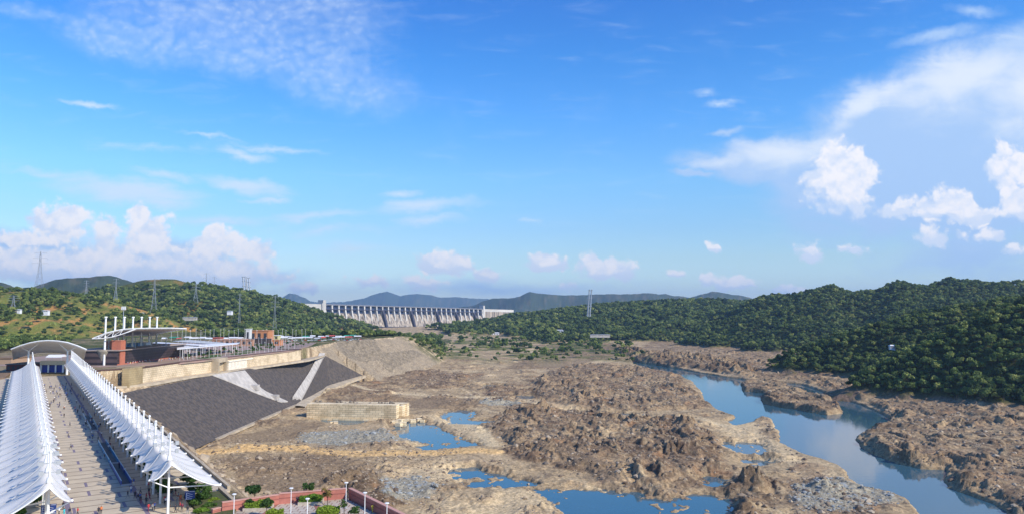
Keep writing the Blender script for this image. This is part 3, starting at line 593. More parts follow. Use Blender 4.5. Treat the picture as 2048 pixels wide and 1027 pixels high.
# landings and railings of the stair path
mb = MB()
for px, py in ((505, 772), (545, 792)):
    p, _ = tri_hit(px, py)
    mb.box(p.x - 6, p.x + 5, p.y - 4, p.y + 4, p.z - 3, p.z + 1.4)
prop(mb.build('landing', CONC), kind='structure')
mb = MB()
def kerb(pts, w=3.2, h=1.6):
    for a, b in zip(pts[:-1], pts[1:]): mb.bar(Vector(a) - Vector((0, 0, .5)), Vector(b) - Vector((0, 0, .5)), w, h)
kerb([P(433, 879, -46.9), P(500, 850, -46.9), P(592, 810, -46.9)]); prop(mb.build('toe_kerb', CONC2), kind='structure')
mb = MB(); L1 = [P(588, 812, -46.6), P(604, 801, -46.5), P(618, 789, -46.3), P(640, 777, -45.6), P(680, 764, -43.5), P(728, 750, -39.2)]
L2 = [P(610, 813, -47.6), P(620, 804, -47.4), P(634, 792, -47), P(656, 780, -46.6), P(690, 767, -44.5), P(732, 751, -40.5)]
mb.loft([[a + Vector((0, 0, .9)), (a.lerp(b, .5)) + Vector((0, 0, .9)), b + Vector((0, 0, .4)), b + Vector((0, 0, -2))] for a, b in zip(L1, L2)]); prop(mb.build('toe_apron', CONC2), kind='structure')
# ledge path at the foot of the wall
wl = [P(276, 735, 0), P(360, 723.5, 0), P(423, 717, 0), P(598, 698, 0), Vector((-226, 830, 0)), Vector((-229, 872, 0))]
mb = MB(); rows = []
for i, p in enumerate([P(190, 741, 0)] + wl):
    e = eT[min(i, 5)]
    rows.append([Vector((p.x + 1, p.y, -10.9)), Vector((p.x + 4.5, p.y, -10.9)), Vector((p.x + 10, p.y, -10.9)), Vector((p.x + 10.4, p.y, -12.5))])
mb.loft(rows); prop(mb.build('ledge_path', CONC2), kind='structure')
# the beige retaining wall with coping
rt = empty('retaining_wall', P(360, 723.5, 0), 'long beige stone retaining wall above the dark stone slope', 'wall'); O0 = rt.location.copy()
mb = MB(); cp_ = MB(); wpts = [P(165, 745, 0), P(197, 740, 0)] + wl[:4]
for a, b in zip(wpts[:-1], wpts[1:]):
    n = Vector(((b - a).y, -(b - a).x, 0)).normalized(); q = [a - n * .2 - O0, b - n * .2 - O0, b + n * 2 - O0, a + n * 2 - O0]
    mb.prism([(p.x, p.y) for p in q], -12.6, -.3); q2 = [a - n * .5 - O0, b - n * .5 - O0, b + n * 2.4 - O0, a + n * 2.4 - O0]; cp_.prism([(p.x, p.y) for p in q2], -.3, .5)
q = wl[3] - O0; mb.box(q.x - 22, q.x + 1.5, q.y, q.y + 2, -12.6, -.32); cp_.box(q.x - 22, q.x + 2, q.y - .4, q.y + 2.4, -.3, .52)
mb.build('wall_face', BEIGE_M, rt); cp_.build('coping', mat('coping_dark', (.10, .055, .045), .8), rt)
# raised curved bastion in the wall, and the pillared pump house
bp_ = P(265, 736, 0); t_ = empty('bastion', bp_, 'darker beige projecting bay of the retaining wall behind the right canopy', 'wall bay'); mb = MB()
mb.prism([(-1, -12), (3.2, -11), (4.3, -4), (4.3, 4), (3.2, 11), (-1, 12)], -12, .9); mb.build('bay_wall', masonry('ochre_stone', (.42, .32, .17), (.38, .29, .155), (.25, .19, .10), 3, 1.5, 'YZ'), t_)
a, b = P(448, 739.5, -11) + Vector((4, 0, 0)), P(495, 732.5, -11) + Vector((4, 0, 0)); ph = empty('pillared_building', a, 'low cream building with a row of pillars at the foot of the beige wall', 'building')
d = (b - a); Lh = d.length; d.normalize(); n = Vector((-d.y, d.x, 0)); n = n if n.x < 0 else -n
def lp(u, w): p = d * u + n * w; return (p.x, p.y)
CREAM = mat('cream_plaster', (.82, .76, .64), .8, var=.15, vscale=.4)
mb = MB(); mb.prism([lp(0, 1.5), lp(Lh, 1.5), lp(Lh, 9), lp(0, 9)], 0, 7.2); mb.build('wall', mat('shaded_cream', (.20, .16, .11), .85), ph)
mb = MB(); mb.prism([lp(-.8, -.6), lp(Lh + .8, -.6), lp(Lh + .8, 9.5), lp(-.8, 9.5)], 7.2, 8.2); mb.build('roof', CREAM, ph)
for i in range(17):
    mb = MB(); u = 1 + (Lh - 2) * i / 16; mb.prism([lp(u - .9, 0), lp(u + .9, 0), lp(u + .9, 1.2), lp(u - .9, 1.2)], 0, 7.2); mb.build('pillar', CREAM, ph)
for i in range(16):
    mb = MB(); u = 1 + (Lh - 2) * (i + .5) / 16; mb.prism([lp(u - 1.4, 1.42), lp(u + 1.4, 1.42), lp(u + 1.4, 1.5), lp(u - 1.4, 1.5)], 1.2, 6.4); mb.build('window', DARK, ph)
pg = P(433, 742, -11); pp_ = empty('gate_house', pg, 'dark square gateway opening in the beige wall left of the pillars', 'gateway'); mb = MB()
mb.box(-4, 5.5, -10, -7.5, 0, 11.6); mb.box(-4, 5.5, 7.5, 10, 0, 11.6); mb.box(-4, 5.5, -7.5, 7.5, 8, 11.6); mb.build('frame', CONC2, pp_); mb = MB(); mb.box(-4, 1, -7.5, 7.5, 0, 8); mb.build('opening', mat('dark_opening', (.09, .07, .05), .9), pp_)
# cut stone block wall in the river bed
a = P(613, 838, WZ); b = P(792, 842, WZ); bw = empty('block_wall', a, 'free-standing cut stone block wall in the river bed', 'wall'); Lb = (b - a).length
bw.rotation_euler = (0, 0, math.atan2(b.y - a.y, b.x - a.x))
mb = MB(); mb.box(0, Lb, 0, 9, -3, 13.2); mb.build('face', BLOCK_M, bw)
mb = MB(); mb.box(Lb * .26, Lb + 3.5, 18, 26, -3, 12.4); mb.box(Lb - .1, Lb + 2.6, 9, 18, -3, 11.5); mb.build('rear_wall', BLOCK_M, bw)
mb = MB(); mb.box(-1, Lb + 1, -1.2, 0, -3, 1.5); mb.build('footing', BLOCK_M, bw)
rr = random.Random(4); mb = MB()
for i in range(40): mb.ball((rr.uniform(2, Lb - 2), rr.uniform(10, 17), 11.2 + rr.uniform(0, 2.2)), rr.uniform(.6, 1.8), 5)
mb.box(0, Lb, 8.8, 18.2, -3, 11.4); mb.build('rubble_fill', mat('rubble', (.30, .25, .19), .95, var=.5, vscale=.8, bump=.5, bscale=1), bw)
for i, (px, py) in enumerate(((790, 846), (800, 843), (812, 842), (826, 843), (838, 841), (664, 846), (672, 847), (798, 850), (845, 842), (806, 849))):
    c = P(px, py, WZ + .6); mb = MB(); s = rr.uniform(1.3, 2.1); mb.prism([(-s * 1.3, -s), (s * 1.1, -s * .8), (s * 1.3, s), (-s, s * .9)], -1.2, s * 1.1)
    o = mb.build('stone_block', BLOCK_M); o.location = c; o.rotation_euler = (0, 0, rr.uniform(0, 3)); prop(o, 'loose cut stone block lying by the end of the block wall', 'stone block', 'loose blocks by the stone wall')

# ------------------------------------------------------------------ dam
DA, DB = PY(648, 607.5, 2700), PY(962, 616.8, 3450); dv = DB - DA; DLEN = Vector((dv.x, dv.y, 0)).length; du = Vector((dv.x, dv.y, 0)).normalized()
dn = Vector((du.y, -du.x, 0)); ztop = lambda u: DA.z + (DB.z - DA.z) * u / DLEN
dam = empty('concrete_dam', DA, 'long pale concrete gravity dam with a row of spillway gates under the distant hills', 'dam')
DC = bpy.data.materials.new('dam_concrete'); DC.use_nodes = True; t = DC.node_tree; b_ = t.nodes['Principled BSDF']; b_.inputs['Roughness'].default_value = .9
tc = N(t, 'ShaderNodeTexCoord'); mp = N(t, 'ShaderNodeMapping'); mp.inputs['Scale'].default_value = (.14, .14, .008); t.links.new(tc.outputs['Object'], mp.inputs[0])
nn = N(t, 'ShaderNodeTexNoise'); nn.inputs['Scale'].default_value = 1; nn.inputs['Detail'].default_value = 5; t.links.new(mp.outputs[0], nn.inputs[0])
cr = N(t, 'ShaderNodeValToRGB'); e = cr.color_ramp.elements; e[0].position = .36; e[0].color = (.10, .085, .075, 1); e[1].position = .62; e[1].color = (.46, .39, .31, 1); t.links.new(nn.outputs[0], cr.inputs[0]); t.links.new(cr.outputs[0], b_.inputs['Base Color'])
DW = mat('dam_white', (.56, .54, .50), .8, var=.2, vscale=.02); DG = mat('gate_blue_grey', (.035, .055, .12), .6); DD = mat('dam_dark', (.06, .06, .085), .9)
def dp(u, w, z): p = du * u + dn * w; return (p.x, p.y, z)
def dbox(mb, u0, u1, w0, w1, z0, z1):
    s0 = z0 - 0; v = [dp(u0, w0, z0 + ztop(u0) - DA.z), dp(u1, w0, z0 + ztop(u1) - DA.z), dp(u1, w1, z0 + ztop(u1) - DA.z), dp(u0, w1, z0 + ztop(u0) - DA.z)]
    v += [dp(u0, w0, z1 + ztop(u0) - DA.z), dp(u1, w0, z1 + ztop(u1) - DA.z), dp(u1, w1, z1 + ztop(u1) - DA.z), dp(u0, w1, z1 + ztop(u0) - DA.z)]
    mb.add(v, [(0, 1, 2, 3), (7, 6, 5, 4), (0, 4, 5, 1), (1, 5, 6, 2), (2, 6, 7, 3), (3, 7, 4, 0)])
NB = 29; sp_ = DLEN / NB; PX_ = [0, 9, 14, 19, 23, 27]
mb = MB(); rows = []
for u in np.linspace(0, DLEN, 60):
    s = ztop(u) - DA.z; rows.append([dp(u, -25, -125 + s), dp(u, -25, -30 + s), dp(u, -8, -29 + s), dp(u, 3, -33 + s), dp(u, 10, -46 + s), dp(u, 24, -78 + s), dp(u, 36, -108 + s), dp(u, 50, -120 + s), dp(u, 50, -130 + s)])
mb.loft(rows); mb.build('spillway_face', DC, dam, smooth=True)
for i in range(NB + 1):
    u = i * sp_; mb = MB(); hw_ = 2.9; rows = []
    prof = [(-16, -2.5), (8, -2.5), (9, -20), (15, -44), (16, -58), (-16, -58)]
    n_ = len(prof); v = [dp(u - hw_, w, z + ztop(u) - DA.z) for w, z in prof] + [dp(u + hw_, w, z + ztop(u) - DA.z) for w, z in prof]
    mb.add(v, [tuple(range(n_)), tuple(range(n_, 2 * n_))[::-1]] + [(k, k + n_, (k + 1) % n_ + n_, (k + 1) % n_) for k in range(n_)]); mb.build('pier', DW, dam)
    if i < NB:
        mb = MB(); dbox(mb, u + hw_, u + sp_ - hw_, -3, -1, -31, -5); mb.build('spillway_gate', DG, dam)
for k in PX_[1:]:
    u = k * sp_; mb = MB(); v = [dp(u - 4.5, w, z + ztop(u) - DA.z) for w, z in ((10, -16), (20, -34), (40, -92), (52, -116), (10, -125))] + [dp(u + 4.5, w, z + ztop(u) - DA.z) for w, z in ((10, -16), (20, -34), (40, -92), (52, -116), (10, -125))]
    mb.add(v, [(0, 1, 2, 3, 4), (9, 8, 7, 6, 5)] + [(j, j + 5, (j + 1) % 5 + 5, (j + 1) % 5) for j in range(5)]); mb.build('divide_wall', DD, dam)
mb = MB(); dbox(mb, -4, DLEN + 4, -17, 9, -2.5, 0); dbox(mb, -4, DLEN + 4, 8.6, 9.2, 0, 1.2); mb.build('bridge_deck', mat('deck', (.20, .21, .25), .8), dam)
mb = MB(); dbox(mb, 0, DLEN, 4, 9.6, -18.5, -16); mb.build('service_deck', DD, dam)
mb = MB(); dbox(mb, 0, DLEN, 25, 29.5, -84, -81); mb.build('gallery_line', DD, dam)
mb = MB(); dbox(mb, -16, -3, -14, 14, -60, 15); mb.build('left_tower', DW, dam); mb = MB(); dbox(mb, -19, -15, -3, 13, -40, 4); mb.build('lift_shaft', DW, dam)
mb = MB(); dbox(mb, DLEN + 3, DLEN + 14, -14, 12, -90, 15); mb.build('right_tower', DW, dam)
mb = MB(); dbox(mb, -150, -19, -14, 8, -70, 0); mb.build('abutment_wall', DW, dam)
mb = MB(); dbox(mb, DLEN + 14, DLEN + 250, -14, 8, -12, 0); mb.build('abutment_wall', DW, dam)
mb = MB(); dbox(mb, DLEN + 14, DLEN + 250, -12, 10, -90, -12); mb.build('abutment_wall', DC, dam)
pw = empty('power_house', PY(972, 659, 3150), 'low pinkish power house beside the right foot of the dam', 'building'); mb = MB(); mb.box(-44, 44, -10, 30, -12, 18); mb.build('wall', mat('pinkish_concrete', (.52, .43, .40), .8), pw)
mb = MB(); mb.box(-46, 46, -11, 31, 18, 21); mb.build('roof', mat('roof_grey', (.30, .30, .33), .7), pw)
for i in range(8): mb = MB(); mb.box(-40 + i * 10.6, -35 + i * 10.6, -10.4, -10, -4, 13); mb.build('window', DG, pw)

# ------------------------------------------------------------------ walkway
pm = bpy.data.materials.new('paving'); pm.use_nodes = True; t = pm.node_tree; b_ = t.nodes['Principled BSDF']; b_.inputs['Roughness'].default_value = .8
tc = N(t, 'ShaderNodeTexCoord'); sx = N(t, 'ShaderNodeSeparateXYZ'); t.links.new(tc.outputs['Object'], sx.inputs[0]); px_, qy_ = sx.outputs[0], sx.outputs[1]   # object space: x = across, y = along
def fr(v, per): return M(t, 'FRACT', M(t, 'DIVIDE', v, per))
def less(a, b): return M(t, 'LESS_THAN', a, b)
def AND(a, b): return M(t, 'MULTIPLY', a, b)
def OR(a, b): return M(t, 'MAXIMUM', a, b)
q1 = M(t, 'ADD', qy_, 1000.0); lines = less(fr(q1, 4.95), .085)
row = M(t, 'FLOOR', M(t, 'DIVIDE', q1, 4.95)); par = M(t, 'MODULO', row, 2.0)
shift = M(t, 'MULTIPLY', M(t, 'MODULO', M(t, 'ADD', row, 0), 2.0), 3.5)
xs = fr(M(t, 'ADD', M(t, 'ADD', px_, 1000.0), shift), 9.0); seg = less(M(t, 'ABSOLUTE', M(t, 'SUBTRACT', xs, .6)), .033)
seg = AND(seg, less(M(t, 'MODULO', M(t, 'ADD', row, 1), 3.0), 1.5))
band = OR(less(M(t, 'ABSOLUTE', M(t, 'SUBTRACT', px_, 8.9)), .5), less(M(t, 'ABSOLUTE', M(t, 'SUBTRACT', px_, 22.0)), .4))
nn = N(t, 'ShaderNodeTexNoise'); nn.inputs['Scale'].default_value = .22; nn.inputs['Detail'].default_value = 8; t.links.new(tc.outputs['Object'], nn.inputs[0])
def mixn(f, a, b):
    m = N(t, 'ShaderNodeMix', data_type='RGBA'); t.links.new(f, m.inputs[0])
    for s, x in ((6, a), (7, b)):
        if isinstance(x, tuple): m.inputs[s].default_value = x + (1,)
        else: t.links.new(x, m.inputs[s])
    return m.outputs[2]
c = mixn(SM(t, nn.outputs[0], .35, .65), (.56, .47, .34), (.48, .40, .29)); c = mixn(lines, c, (.15, .10, .075)); c = mixn(OR(seg, band), c, (.19, .155, .21)); t.links.new(c, b_.inputs['Base Color'])
def wobj(o, kind=None): o.rotation_euler = (0, 0, -VA); return o
mb = MB(); mb.box(-13, 30.2, 60, 545, -1.2, 0); mb.box(30.2, 40, 176, 545, -1.2, 0); o = wobj(mb.build('walkway', pm)); prop(o, kind='structure')

# ------------------------------------------------------------------ tensile canopies
BAY = 9.86; NBAY = 38
def canopy(label, pm_, sgn, q0, nb, inner, outer):
    """pm_: mast line; sgn +1 when the outer edge lies to the right; inner/outer: distances of the edges from the mast line"""
    t_ = empty('tensile_canopy', W(pm_, q0), label, 'canopy', rz=-VA)
    rows = []; ns = 12; q_lo = -BAY * .25
    total = nb * BAY; SN = nb * ns
    for i in range(-3, SN + 4):
        s = i / ns; fr_ = abs(s - round(s)) * 2           # 0 at a mast, 1 at mid bay
        m = math.cos(fr_ * math.pi) * .5 + .5; end = 0
        zr = 9.8 + 1.1 * m ** 2
        row = []
        for side, wdt, ze in ((-1, inner, 7.0), (1, outer, 4.6)):
            wd = wdt - (1.1 if side < 0 else .9) * (1 - m) ** 1.0
            zed = ze + (.9 if side < 0 else .6) * (1 - m)
            pts = []
            for j in range(9):
                f = j / 8; ex = 1.3 + .4 * m
                pts.append((side * sgn * wd * f, s * BAY, zed + (zr - zed) * (1 - f) ** ex))
            row += pts[::-1] if side < 0 else pts[1:]
        rows.append(row)
    mb = MB(); mb.loft(rows if sgn > 0 else [r[::-1] for r in rows]); o = mb.build('membrane', FABRIC, t_, smooth=True)
    sm = o.modifiers.new('th', 'SOLIDIFY'); sm.thickness = .08
    for i in range(nb + 1):
        y = i * BAY; k = i * ns + 3
        mb = MB(); mb.tube((0, y, 0), (0, y, 15.6), .27, .17, 8); mb.ball((0, y, 15.7), .3, 4); mb.tube((0, y, 10.6), (0, y, 11.4), .55, .4, 10); mb.build('mast', WHITE, t_)
        if k < len(rows):
            r = rows[k]; mb = MB()
            for a_, b_ in zip(r[:-1], r[1:]): mb.tube(Vector(a_) + Vector((0, 0, .1)), Vector(b_) + Vector((0, 0, .1)), .09, n=4)
            mb.build('seam', SEAM, t_)
            mb = MB()
            e1 = Vector(r[0]); e2 = Vector(r[-1])
            for e in (e1, e2):
                mb.ball(e, .25, 5); mb.tube(e, (0, y, 5.2), .13, n=5)
            mb.build('tie_arm', WHITE, t_)
    mb = MB()
    r0 = rows[0]
    for a_, b_ in zip(r0[:-1], r0[1:]): mb.tube(a_, b_, .12, n=5)
    mb.build('edge_cable', WHITE, t_)
    for i in range(4):
        y = i * BAY
        for zz in (12.2, 13.8):
            for xx in (-1.3, 1.3):
                mb = MB(); mb.tube((0, y, zz), (xx, y, zz), .08, n=4); mb.box(xx - .32, xx + .32, y - .2, y + .2, zz - .38, zz + .38); mb.build('floodlight', GREYM, t_)
    return t_
canopy('white tensile canopy row on the right of the walkway with tall masts', 25.2, 1, 162.5, NBAY, 3.5, 9.8)
canopy('white tensile canopy row along the left edge of the photo', 4.7, -1, 153.0, NBAY, 3.5, 10.0)

# ------------------------------------------------------------------ foliage
def leaf_mat(name, c1, c2, c3=None):
    m = bpy.data.materials.new(name); m.use_nodes = True; t = m.node_tree; b = t.nodes['Principled BSDF']; b.inputs['Roughness'].default_value = .75; b.inputs['Specular IOR Level'].default_value = .2
    oi = N(t, 'ShaderNodeObjectInfo'); tc = N(t, 'ShaderNodeTexCoord'); n = N(t, 'ShaderNodeTexNoise'); n.inputs['Scale'].default_value = .35; n.inputs['Detail'].default_value = 3
    t.links.new(tc.outputs['Object'], n.inputs[0]); v = M(t, 'ADD', M(t, 'MULTIPLY', oi.outputs['Random'], .8), M(t, 'MULTIPLY', n.outputs[0], .3))
    cr = N(t, 'ShaderNodeValToRGB'); e = cr.color_ramp.elements; e[0].position = .15; e[0].color = tuple(c1) + (1,); e[1].position = .8; e[1].color = tuple(c2) + (1,)
    if c3: x = e.new(.95); x.color = tuple(c3) + (1,)
    t.links.new(v, cr.inputs[0]); t.links.new(cr.outputs[0], b.inputs['Base Color'])
    tr = N(t, 'ShaderNodeBsdfTranslucent'); t.links.new(cr.outputs[0], tr.inputs[0]); mx = N(t, 'ShaderNodeMixShader'); mx.inputs[0].default_value = .2
    t.links.new(b.outputs[0], mx.inputs[1]); t.links.new(tr.outputs[0], mx.inputs[2]); t.links.new(mx.outputs[0], t.nodes['Material Output'].inputs[0]); return m
LEAF = leaf_mat('forest_leaves', (.026, .054, .02), (.18, .24, .06), (.36, .38, .11))
LEAFG = leaf_mat('garden_leaves', (.03, .07, .015), (.07, .13, .025))
LEAFY = leaf_mat('hedge_leaves', (.10, .19, .02), (.20, .28, .03))
BARK = mat('bark', (.10, .075, .05), .9, var=.3, vscale=2)
def crown_mesh(seed, rad=1.0, nl=9, leaves=620, leaf=.14, squash=.72, zc=0.0, spread=.55):
    r = np.random.RandomState(seed); cs = []; spread = spread * r.uniform(1.0, 1.5)
    for i in range(nl):
        a = r.rand() * 6.28; d = spread * math.sqrt(r.rand()) * rad; cs.append((d * math.cos(a), d * math.sin(a), (r.rand() * .8 - .3) * squash * rad, rad * r.uniform(.2, .5)))
    cs.append((0, 0, .1 * rad, rad * .5))
    V = []; Fc = []
    for k in range(leaves):
        c = cs[r.randint(len(cs))]; d = r.normal(size=3); d /= np.linalg.norm(d)
        if d[2] < -.5: d[2] *= -1
        p = np.array(c[:3]) + d * c[3] * r.uniform(.7, 1.18) * np.array([1, 1, .85])
        nrm = d + r.normal(size=3) * .6; nrm /= np.linalg.norm(nrm); u = np.cross(nrm, r.normal(size=3)); u /= np.linalg.norm(u); w = np.cross(nrm, u); s = leaf * rad * r.uniform(.6, 1.35)
        n = len(V); V += [p - u * s - w * s * .6, p + u * s * .9 - w * s * .7, p + u * s + w * s * .6, p - u * s * .7 + w * s]; Fc.append((n, n + 1, n + 2, n + 3))
    V = np.array(V); V[:, 2] += zc
    return V, np.array(Fc)
def trunk_mb(h, r, seed, spread=2.0, nb=4):
    rr = random.Random(seed); mb = MB(); p = Vector((0, 0, -1)); q = Vector((rr.uniform(-.2, .2), rr.uniform(-.2, .2), h * .55)); mb.tube(p, q, r, r * .7, 7)
    for i in range(nb):
        a = i * 6.28 / nb + rr.uniform(-.4, .4); mb.tube(q - Vector((0, 0, h * .1)), q + Vector((math.cos(a) * spread, math.sin(a) * spread, h * .4)), r * .5, r * .15, 5)
    mb.tube(q, q + Vector((0, 0, h * .45)), r * .7, r * .2, 6); return mb
# six kinds of crown, about 9 m wide
CROWNS = []
for s in range(6):
    V, Fc = crown_mesh(100 + s, 4.6, 8 + s, 560, .125, .8 if s % 2 else .65, 6.2); CROWNS.append((V, Fc))
def sample_trees():
    r = np.random.RandomState(11); pts = []
    for (x0, x1, y0, y1, cell) in ((-40, 1150, 430, 1300, 4.9), (-300, 1250, 1300, 2000, 6.2), (-900, 1500, 2000, 3000, 8.6), (-1000, -120, 640, 1500, 5.3), (-1300, -120, 1500, 2000, 6.6)):
        gx, gy = np.meshgrid(np.arange(x0, x1, cell), np.arange(y0, y1, cell)); X = (gx + r.rand(*gx.shape) * cell).ravel(); Y = (gy + r.rand(*gy.shape) * cell).ravel()
        m = np.abs(X / Y) < .74; X, Y = X[m], Y[m]
        z, c, d = terrain(X, Y); k = r.rand(X.size) < d
        if x0 == -300 and y0 == 1300: k &= X > -100
        pts.append(np.stack([X[k], Y[k], z[k], np.full(k.sum(), cell / 6.4)], 1))
    P_ = np.concatenate(pts)
    # drop what hills hide: coarse horizon test per azimuth
    az = np.arctan2(P_[:, 0], P_[:, 1]); el = (P_[:, 2] + 12 - CZ) / np.hypot(P_[:, 0], P_[:, 1]); keep = np.zeros(len(P_), bool); rng = np.hypot(P_[:, 0], P_[:, 1]); bins = np.full(4000, -9.0)
    for i in np.argsort(rng):
        b = int((az[i] + 1.0) * 2000); lo = bins[b - 2:b + 3].max() if 2 < b < 3996 else -9
        if el[i] > lo - .012: keep[i] = True
        bins[b] = max(bins[b], el[i] - 8 / rng[i])
    return P_[keep]
TR = sample_trees(); rng_ = np.hypot(TR[:, 0], TR[:, 1]); order = np.argsort(rng_); TR = TR[order]; print('trees', len(TR))
rt_ = np.random.RandomState(5)
crown_me = []; 
for s, (V, Fc) in enumerate(CROWNS):
    o = np_mesh('crown', V, Fc, LEAF); crown_me.append(o.data); bpy.data.objects.remove(o)
trunk_me = []
for s in range(3):
    o = trunk_mb(7.5, .32, s).build('trunk', BARK); trunk_me.append(o.data); bpy.data.objects.remove(o)
inside = np.abs(TR[:, 0] / TR[:, 1]) < .70
near_i = [i for i in range(len(TR)) if inside[i]][:290]; nearset = set(near_i); CROBJ = []
for i in near_i:
    x, y, z, sc = TR[i]; s = .4 + rt_.beta(1.6, 2.6) * 1.0; side = x > 0; low_ = z < -36
    e = empty('forest_tree', (x, y, z - .3), ('broadleaf tree at the very foot of the right-bank forest, next to the bare rocks' if low_ else 'small broadleaf tree inside the lower forest of the right bank' if s < .75 else 'large broadleaf tree standing out in the lower forest of the right bank') if side else 'broadleaf tree in the wood behind the left plaza', 'tree', 'nearest trees of the riverside forest' if side else 'trees behind the plaza', rt_.uniform(0, 6.28))
    e.scale = (s, s, s * rt_.uniform(.85, 1.15)); k = rt_.randint(6)
    c = bpy.data.objects.new('crown', crown_me[k]); COL.objects.link(c); c.parent = e
    t2 = bpy.data.objects.new('trunk', trunk_me[k % 3]); COL.objects.link(t2); t2.parent = e
    if len(CROBJ) < 6 and k == len(CROBJ): CROBJ.append(c)
rest = [i for i in range(len(TR)) if i not in nearset]; T2 = TR[rest]
def forest(name, pts, sources, kind='stuff'):
    me = bpy.data.meshes.new(name); me.vertices.add(len(pts)); me.vertices.foreach_set('co', pts[:, :3].astype(np.float32).ravel())
    a = me.attributes.new('scl', 'FLOAT', 'POINT'); s = ((.5 + rt_.beta(1.6, 2.6, len(pts)) * 1.25) * pts[:, 3]).astype(np.float32); a.data.foreach_set('value', s)
    a = me.attributes.new('rot', 'FLOAT', 'POINT'); a.data.foreach_set('value', rt_.uniform(0, 6.28, len(pts)).astype(np.float32))
    a = me.attributes.new('idx', 'INT', 'POINT'); a.data.foreach_set('value', rt_.randint(0, len(sources), len(pts)).astype(np.int32)); me.materials.append(LEAF)
    o = bpy.data.objects.new(name, me); COL.objects.link(o)
    g = bpy.data.node_groups.new(name, 'GeometryNodeTree'); g.interface.new_socket('Geometry', in_out='INPUT', socket_type='NodeSocketGeometry'); g.interface.new_socket('Geometry', in_out='OUTPUT', socket_type='NodeSocketGeometry')
    gi = g.nodes.new('NodeGroupInput'); go = g.nodes.new('NodeGroupOutput'); jn = g.nodes.new('GeometryNodeJoinGeometry')
    def attr(nm, dt): n = g.nodes.new('GeometryNodeInputNamedAttribute'); n.data_type = dt; n.inputs[0].default_value = nm; return n.outputs['Attribute']
    sc = attr('scl', 'FLOAT'); ro = attr('rot', 'FLOAT'); ix = attr('idx', 'INT'); cv = g.nodes.new('ShaderNodeCombineXYZ'); g.links.new(ro, cv.inputs[2])
    for k, src in enumerate(sources):
        oi = g.nodes.new('GeometryNodeObjectInfo'); oi.inputs['Object'].default_value = src; oi.inputs['As Instance'].default_value = True; oi.transform_space = 'ORIGINAL'
        cm = g.nodes.new('FunctionNodeCompare'); cm.data_type = 'INT'; cm.operation = 'EQUAL'; g.links.new(ix, cm.inputs[2]); cm.inputs[3].default_value = k
        ip = g.nodes.new('GeometryNodeInstanceOnPoints'); g.links.new(gi.outputs[0], ip.inputs['Points']); g.links.new(cm.outputs[0], ip.inputs['Selection']); g.links.new(oi.outputs['Geometry'], ip.inputs['Instance'])
        g.links.new(cv.outputs[0], ip.inputs['Rotation']); g.links.new(sc, ip.inputs['Scale']); g.links.new(ip.outputs[0], jn.inputs[0])
    g.links.new(jn.outputs[0], go.inputs[0]); md = o.modifiers.new('scatter', 'NODES'); md.node_group = g
    return prop(o, kind=kind)
forest('forest', T2, CROBJ); bpy.data.objects['forest']['label'] = 'dense green forest covering the hills beyond the river'


# ------------------------------------------------------------------ near terrace, planters, lamps
def H(Xv, Yv): return float(terrain(np.array([Xv]), np.array([Yv]))[0][0])
def Hs(pts):
    a = np.array(pts, float); return terrain(a[:, 0], a[:, 1])[0]
PINK = mat('pink_red_stone', (.46, .17, .13), .8, var=.2, vscale=.6, bump=.02, bscale=6); PINK2 = mat('pink_coping', (.55, .30, .24), .8)
tm_ = masonry('terrace_paving', (.52, .46, .38), (.48, .42, .34), (.26, .13, .10), 1.6, 1.6, 'XZ')
t = tm_.node_tree; cbn = [n for n in t.nodes if n.bl_idname == 'ShaderNodeCombineXYZ'][0]; spn_ = [n for n in t.nodes if n.bl_idname == 'ShaderNodeSeparateXYZ'][0]; t.links.new(spn_.outputs[1], cbn.inputs[1])
tb = [P(444, 1024, 0), P(558, 1007.5, 0), P(693, 996.5, 0), P(830, 1065, 0), Vector((25, 60, 0)), Vector((-30, 60, 0)), W(30.3, 110), W(30.3, 158), W(36, 158)]
mb = MB(); mb.prism([(v.x, v.y) for v in tb], -1.6, .03); prop(mb.build('terrace', tm_), kind='structure')
mb = MB(); mb.prism([(v.x, v.y) for v in [tb[0] + Vector((8, -14, 0)), tb[0] + Vector((9, -14, 0)), tb[1], tb[1] - Vector((.9, 0, 0))]], .03, .06); mb.prism([(v.x, v.y) for v in [tb[1] + Vector((7.5, -1, 0)), tb[1] + Vector((8.6, -1, 0)), tb[1] + Vector((13.5, -13, 0)), tb[1] + Vector((12.4, -13, 0))]], .03, .06)
prop(mb.build('paving_band', mat('band_red', (.30, .13, .10), .85)), kind='structure')
def parapet(a, b, h, label, cap=True, w=.55):
    e = empty('parapet_wall', a, label, 'wall'); d = (b - a); n = Vector((-d.y, d.x, 0)).normalized()
    if n.y < 0 and abs(n.y) > .3: n = -n
    mb = MB(); q = [Vector((0, 0, 0)), d, d + n * w, n * w]; mb.prism([(p.x, p.y) for p in q], -1.5, h); mb.build('panel', PINK, e)
    mb = MB(); q = [-n * .12, d - n * .12, d + n * (w + .12), n * (w + .12)]; mb.prism([(p.x, p.y) for p in q], h, h + .16); mb.build('coping', PINK2, e)
    mb = MB(); q = [-n * .05, d - n * .05, d - n * .004, -n * .004]; mb.prism([(p.x, p.y) for p in q], h * .55, h * .62); mb.build('groove', mat('groove', (.28, .10, .08), .9), e)
    return e
parapet(tb[0], tb[1], 1.9, 'pink-red parapet along the left half of the terrace edge'); parapet(tb[1] + Vector((.02, .01, 0)), tb[2], 2.1, 'pink-red parapet along the terrace edge left of its corner')
parapet(tb[2] + Vector((.4, .2, 0)), tb[3], 2.1, 'long pink-red parapet running from the terrace corner towards the bottom edge')
parapet(P(425, 1029, 0), tb[0] - Vector((.1, .3, 0)), 1.0, 'low pink wall step between hedge and terrace parapet')
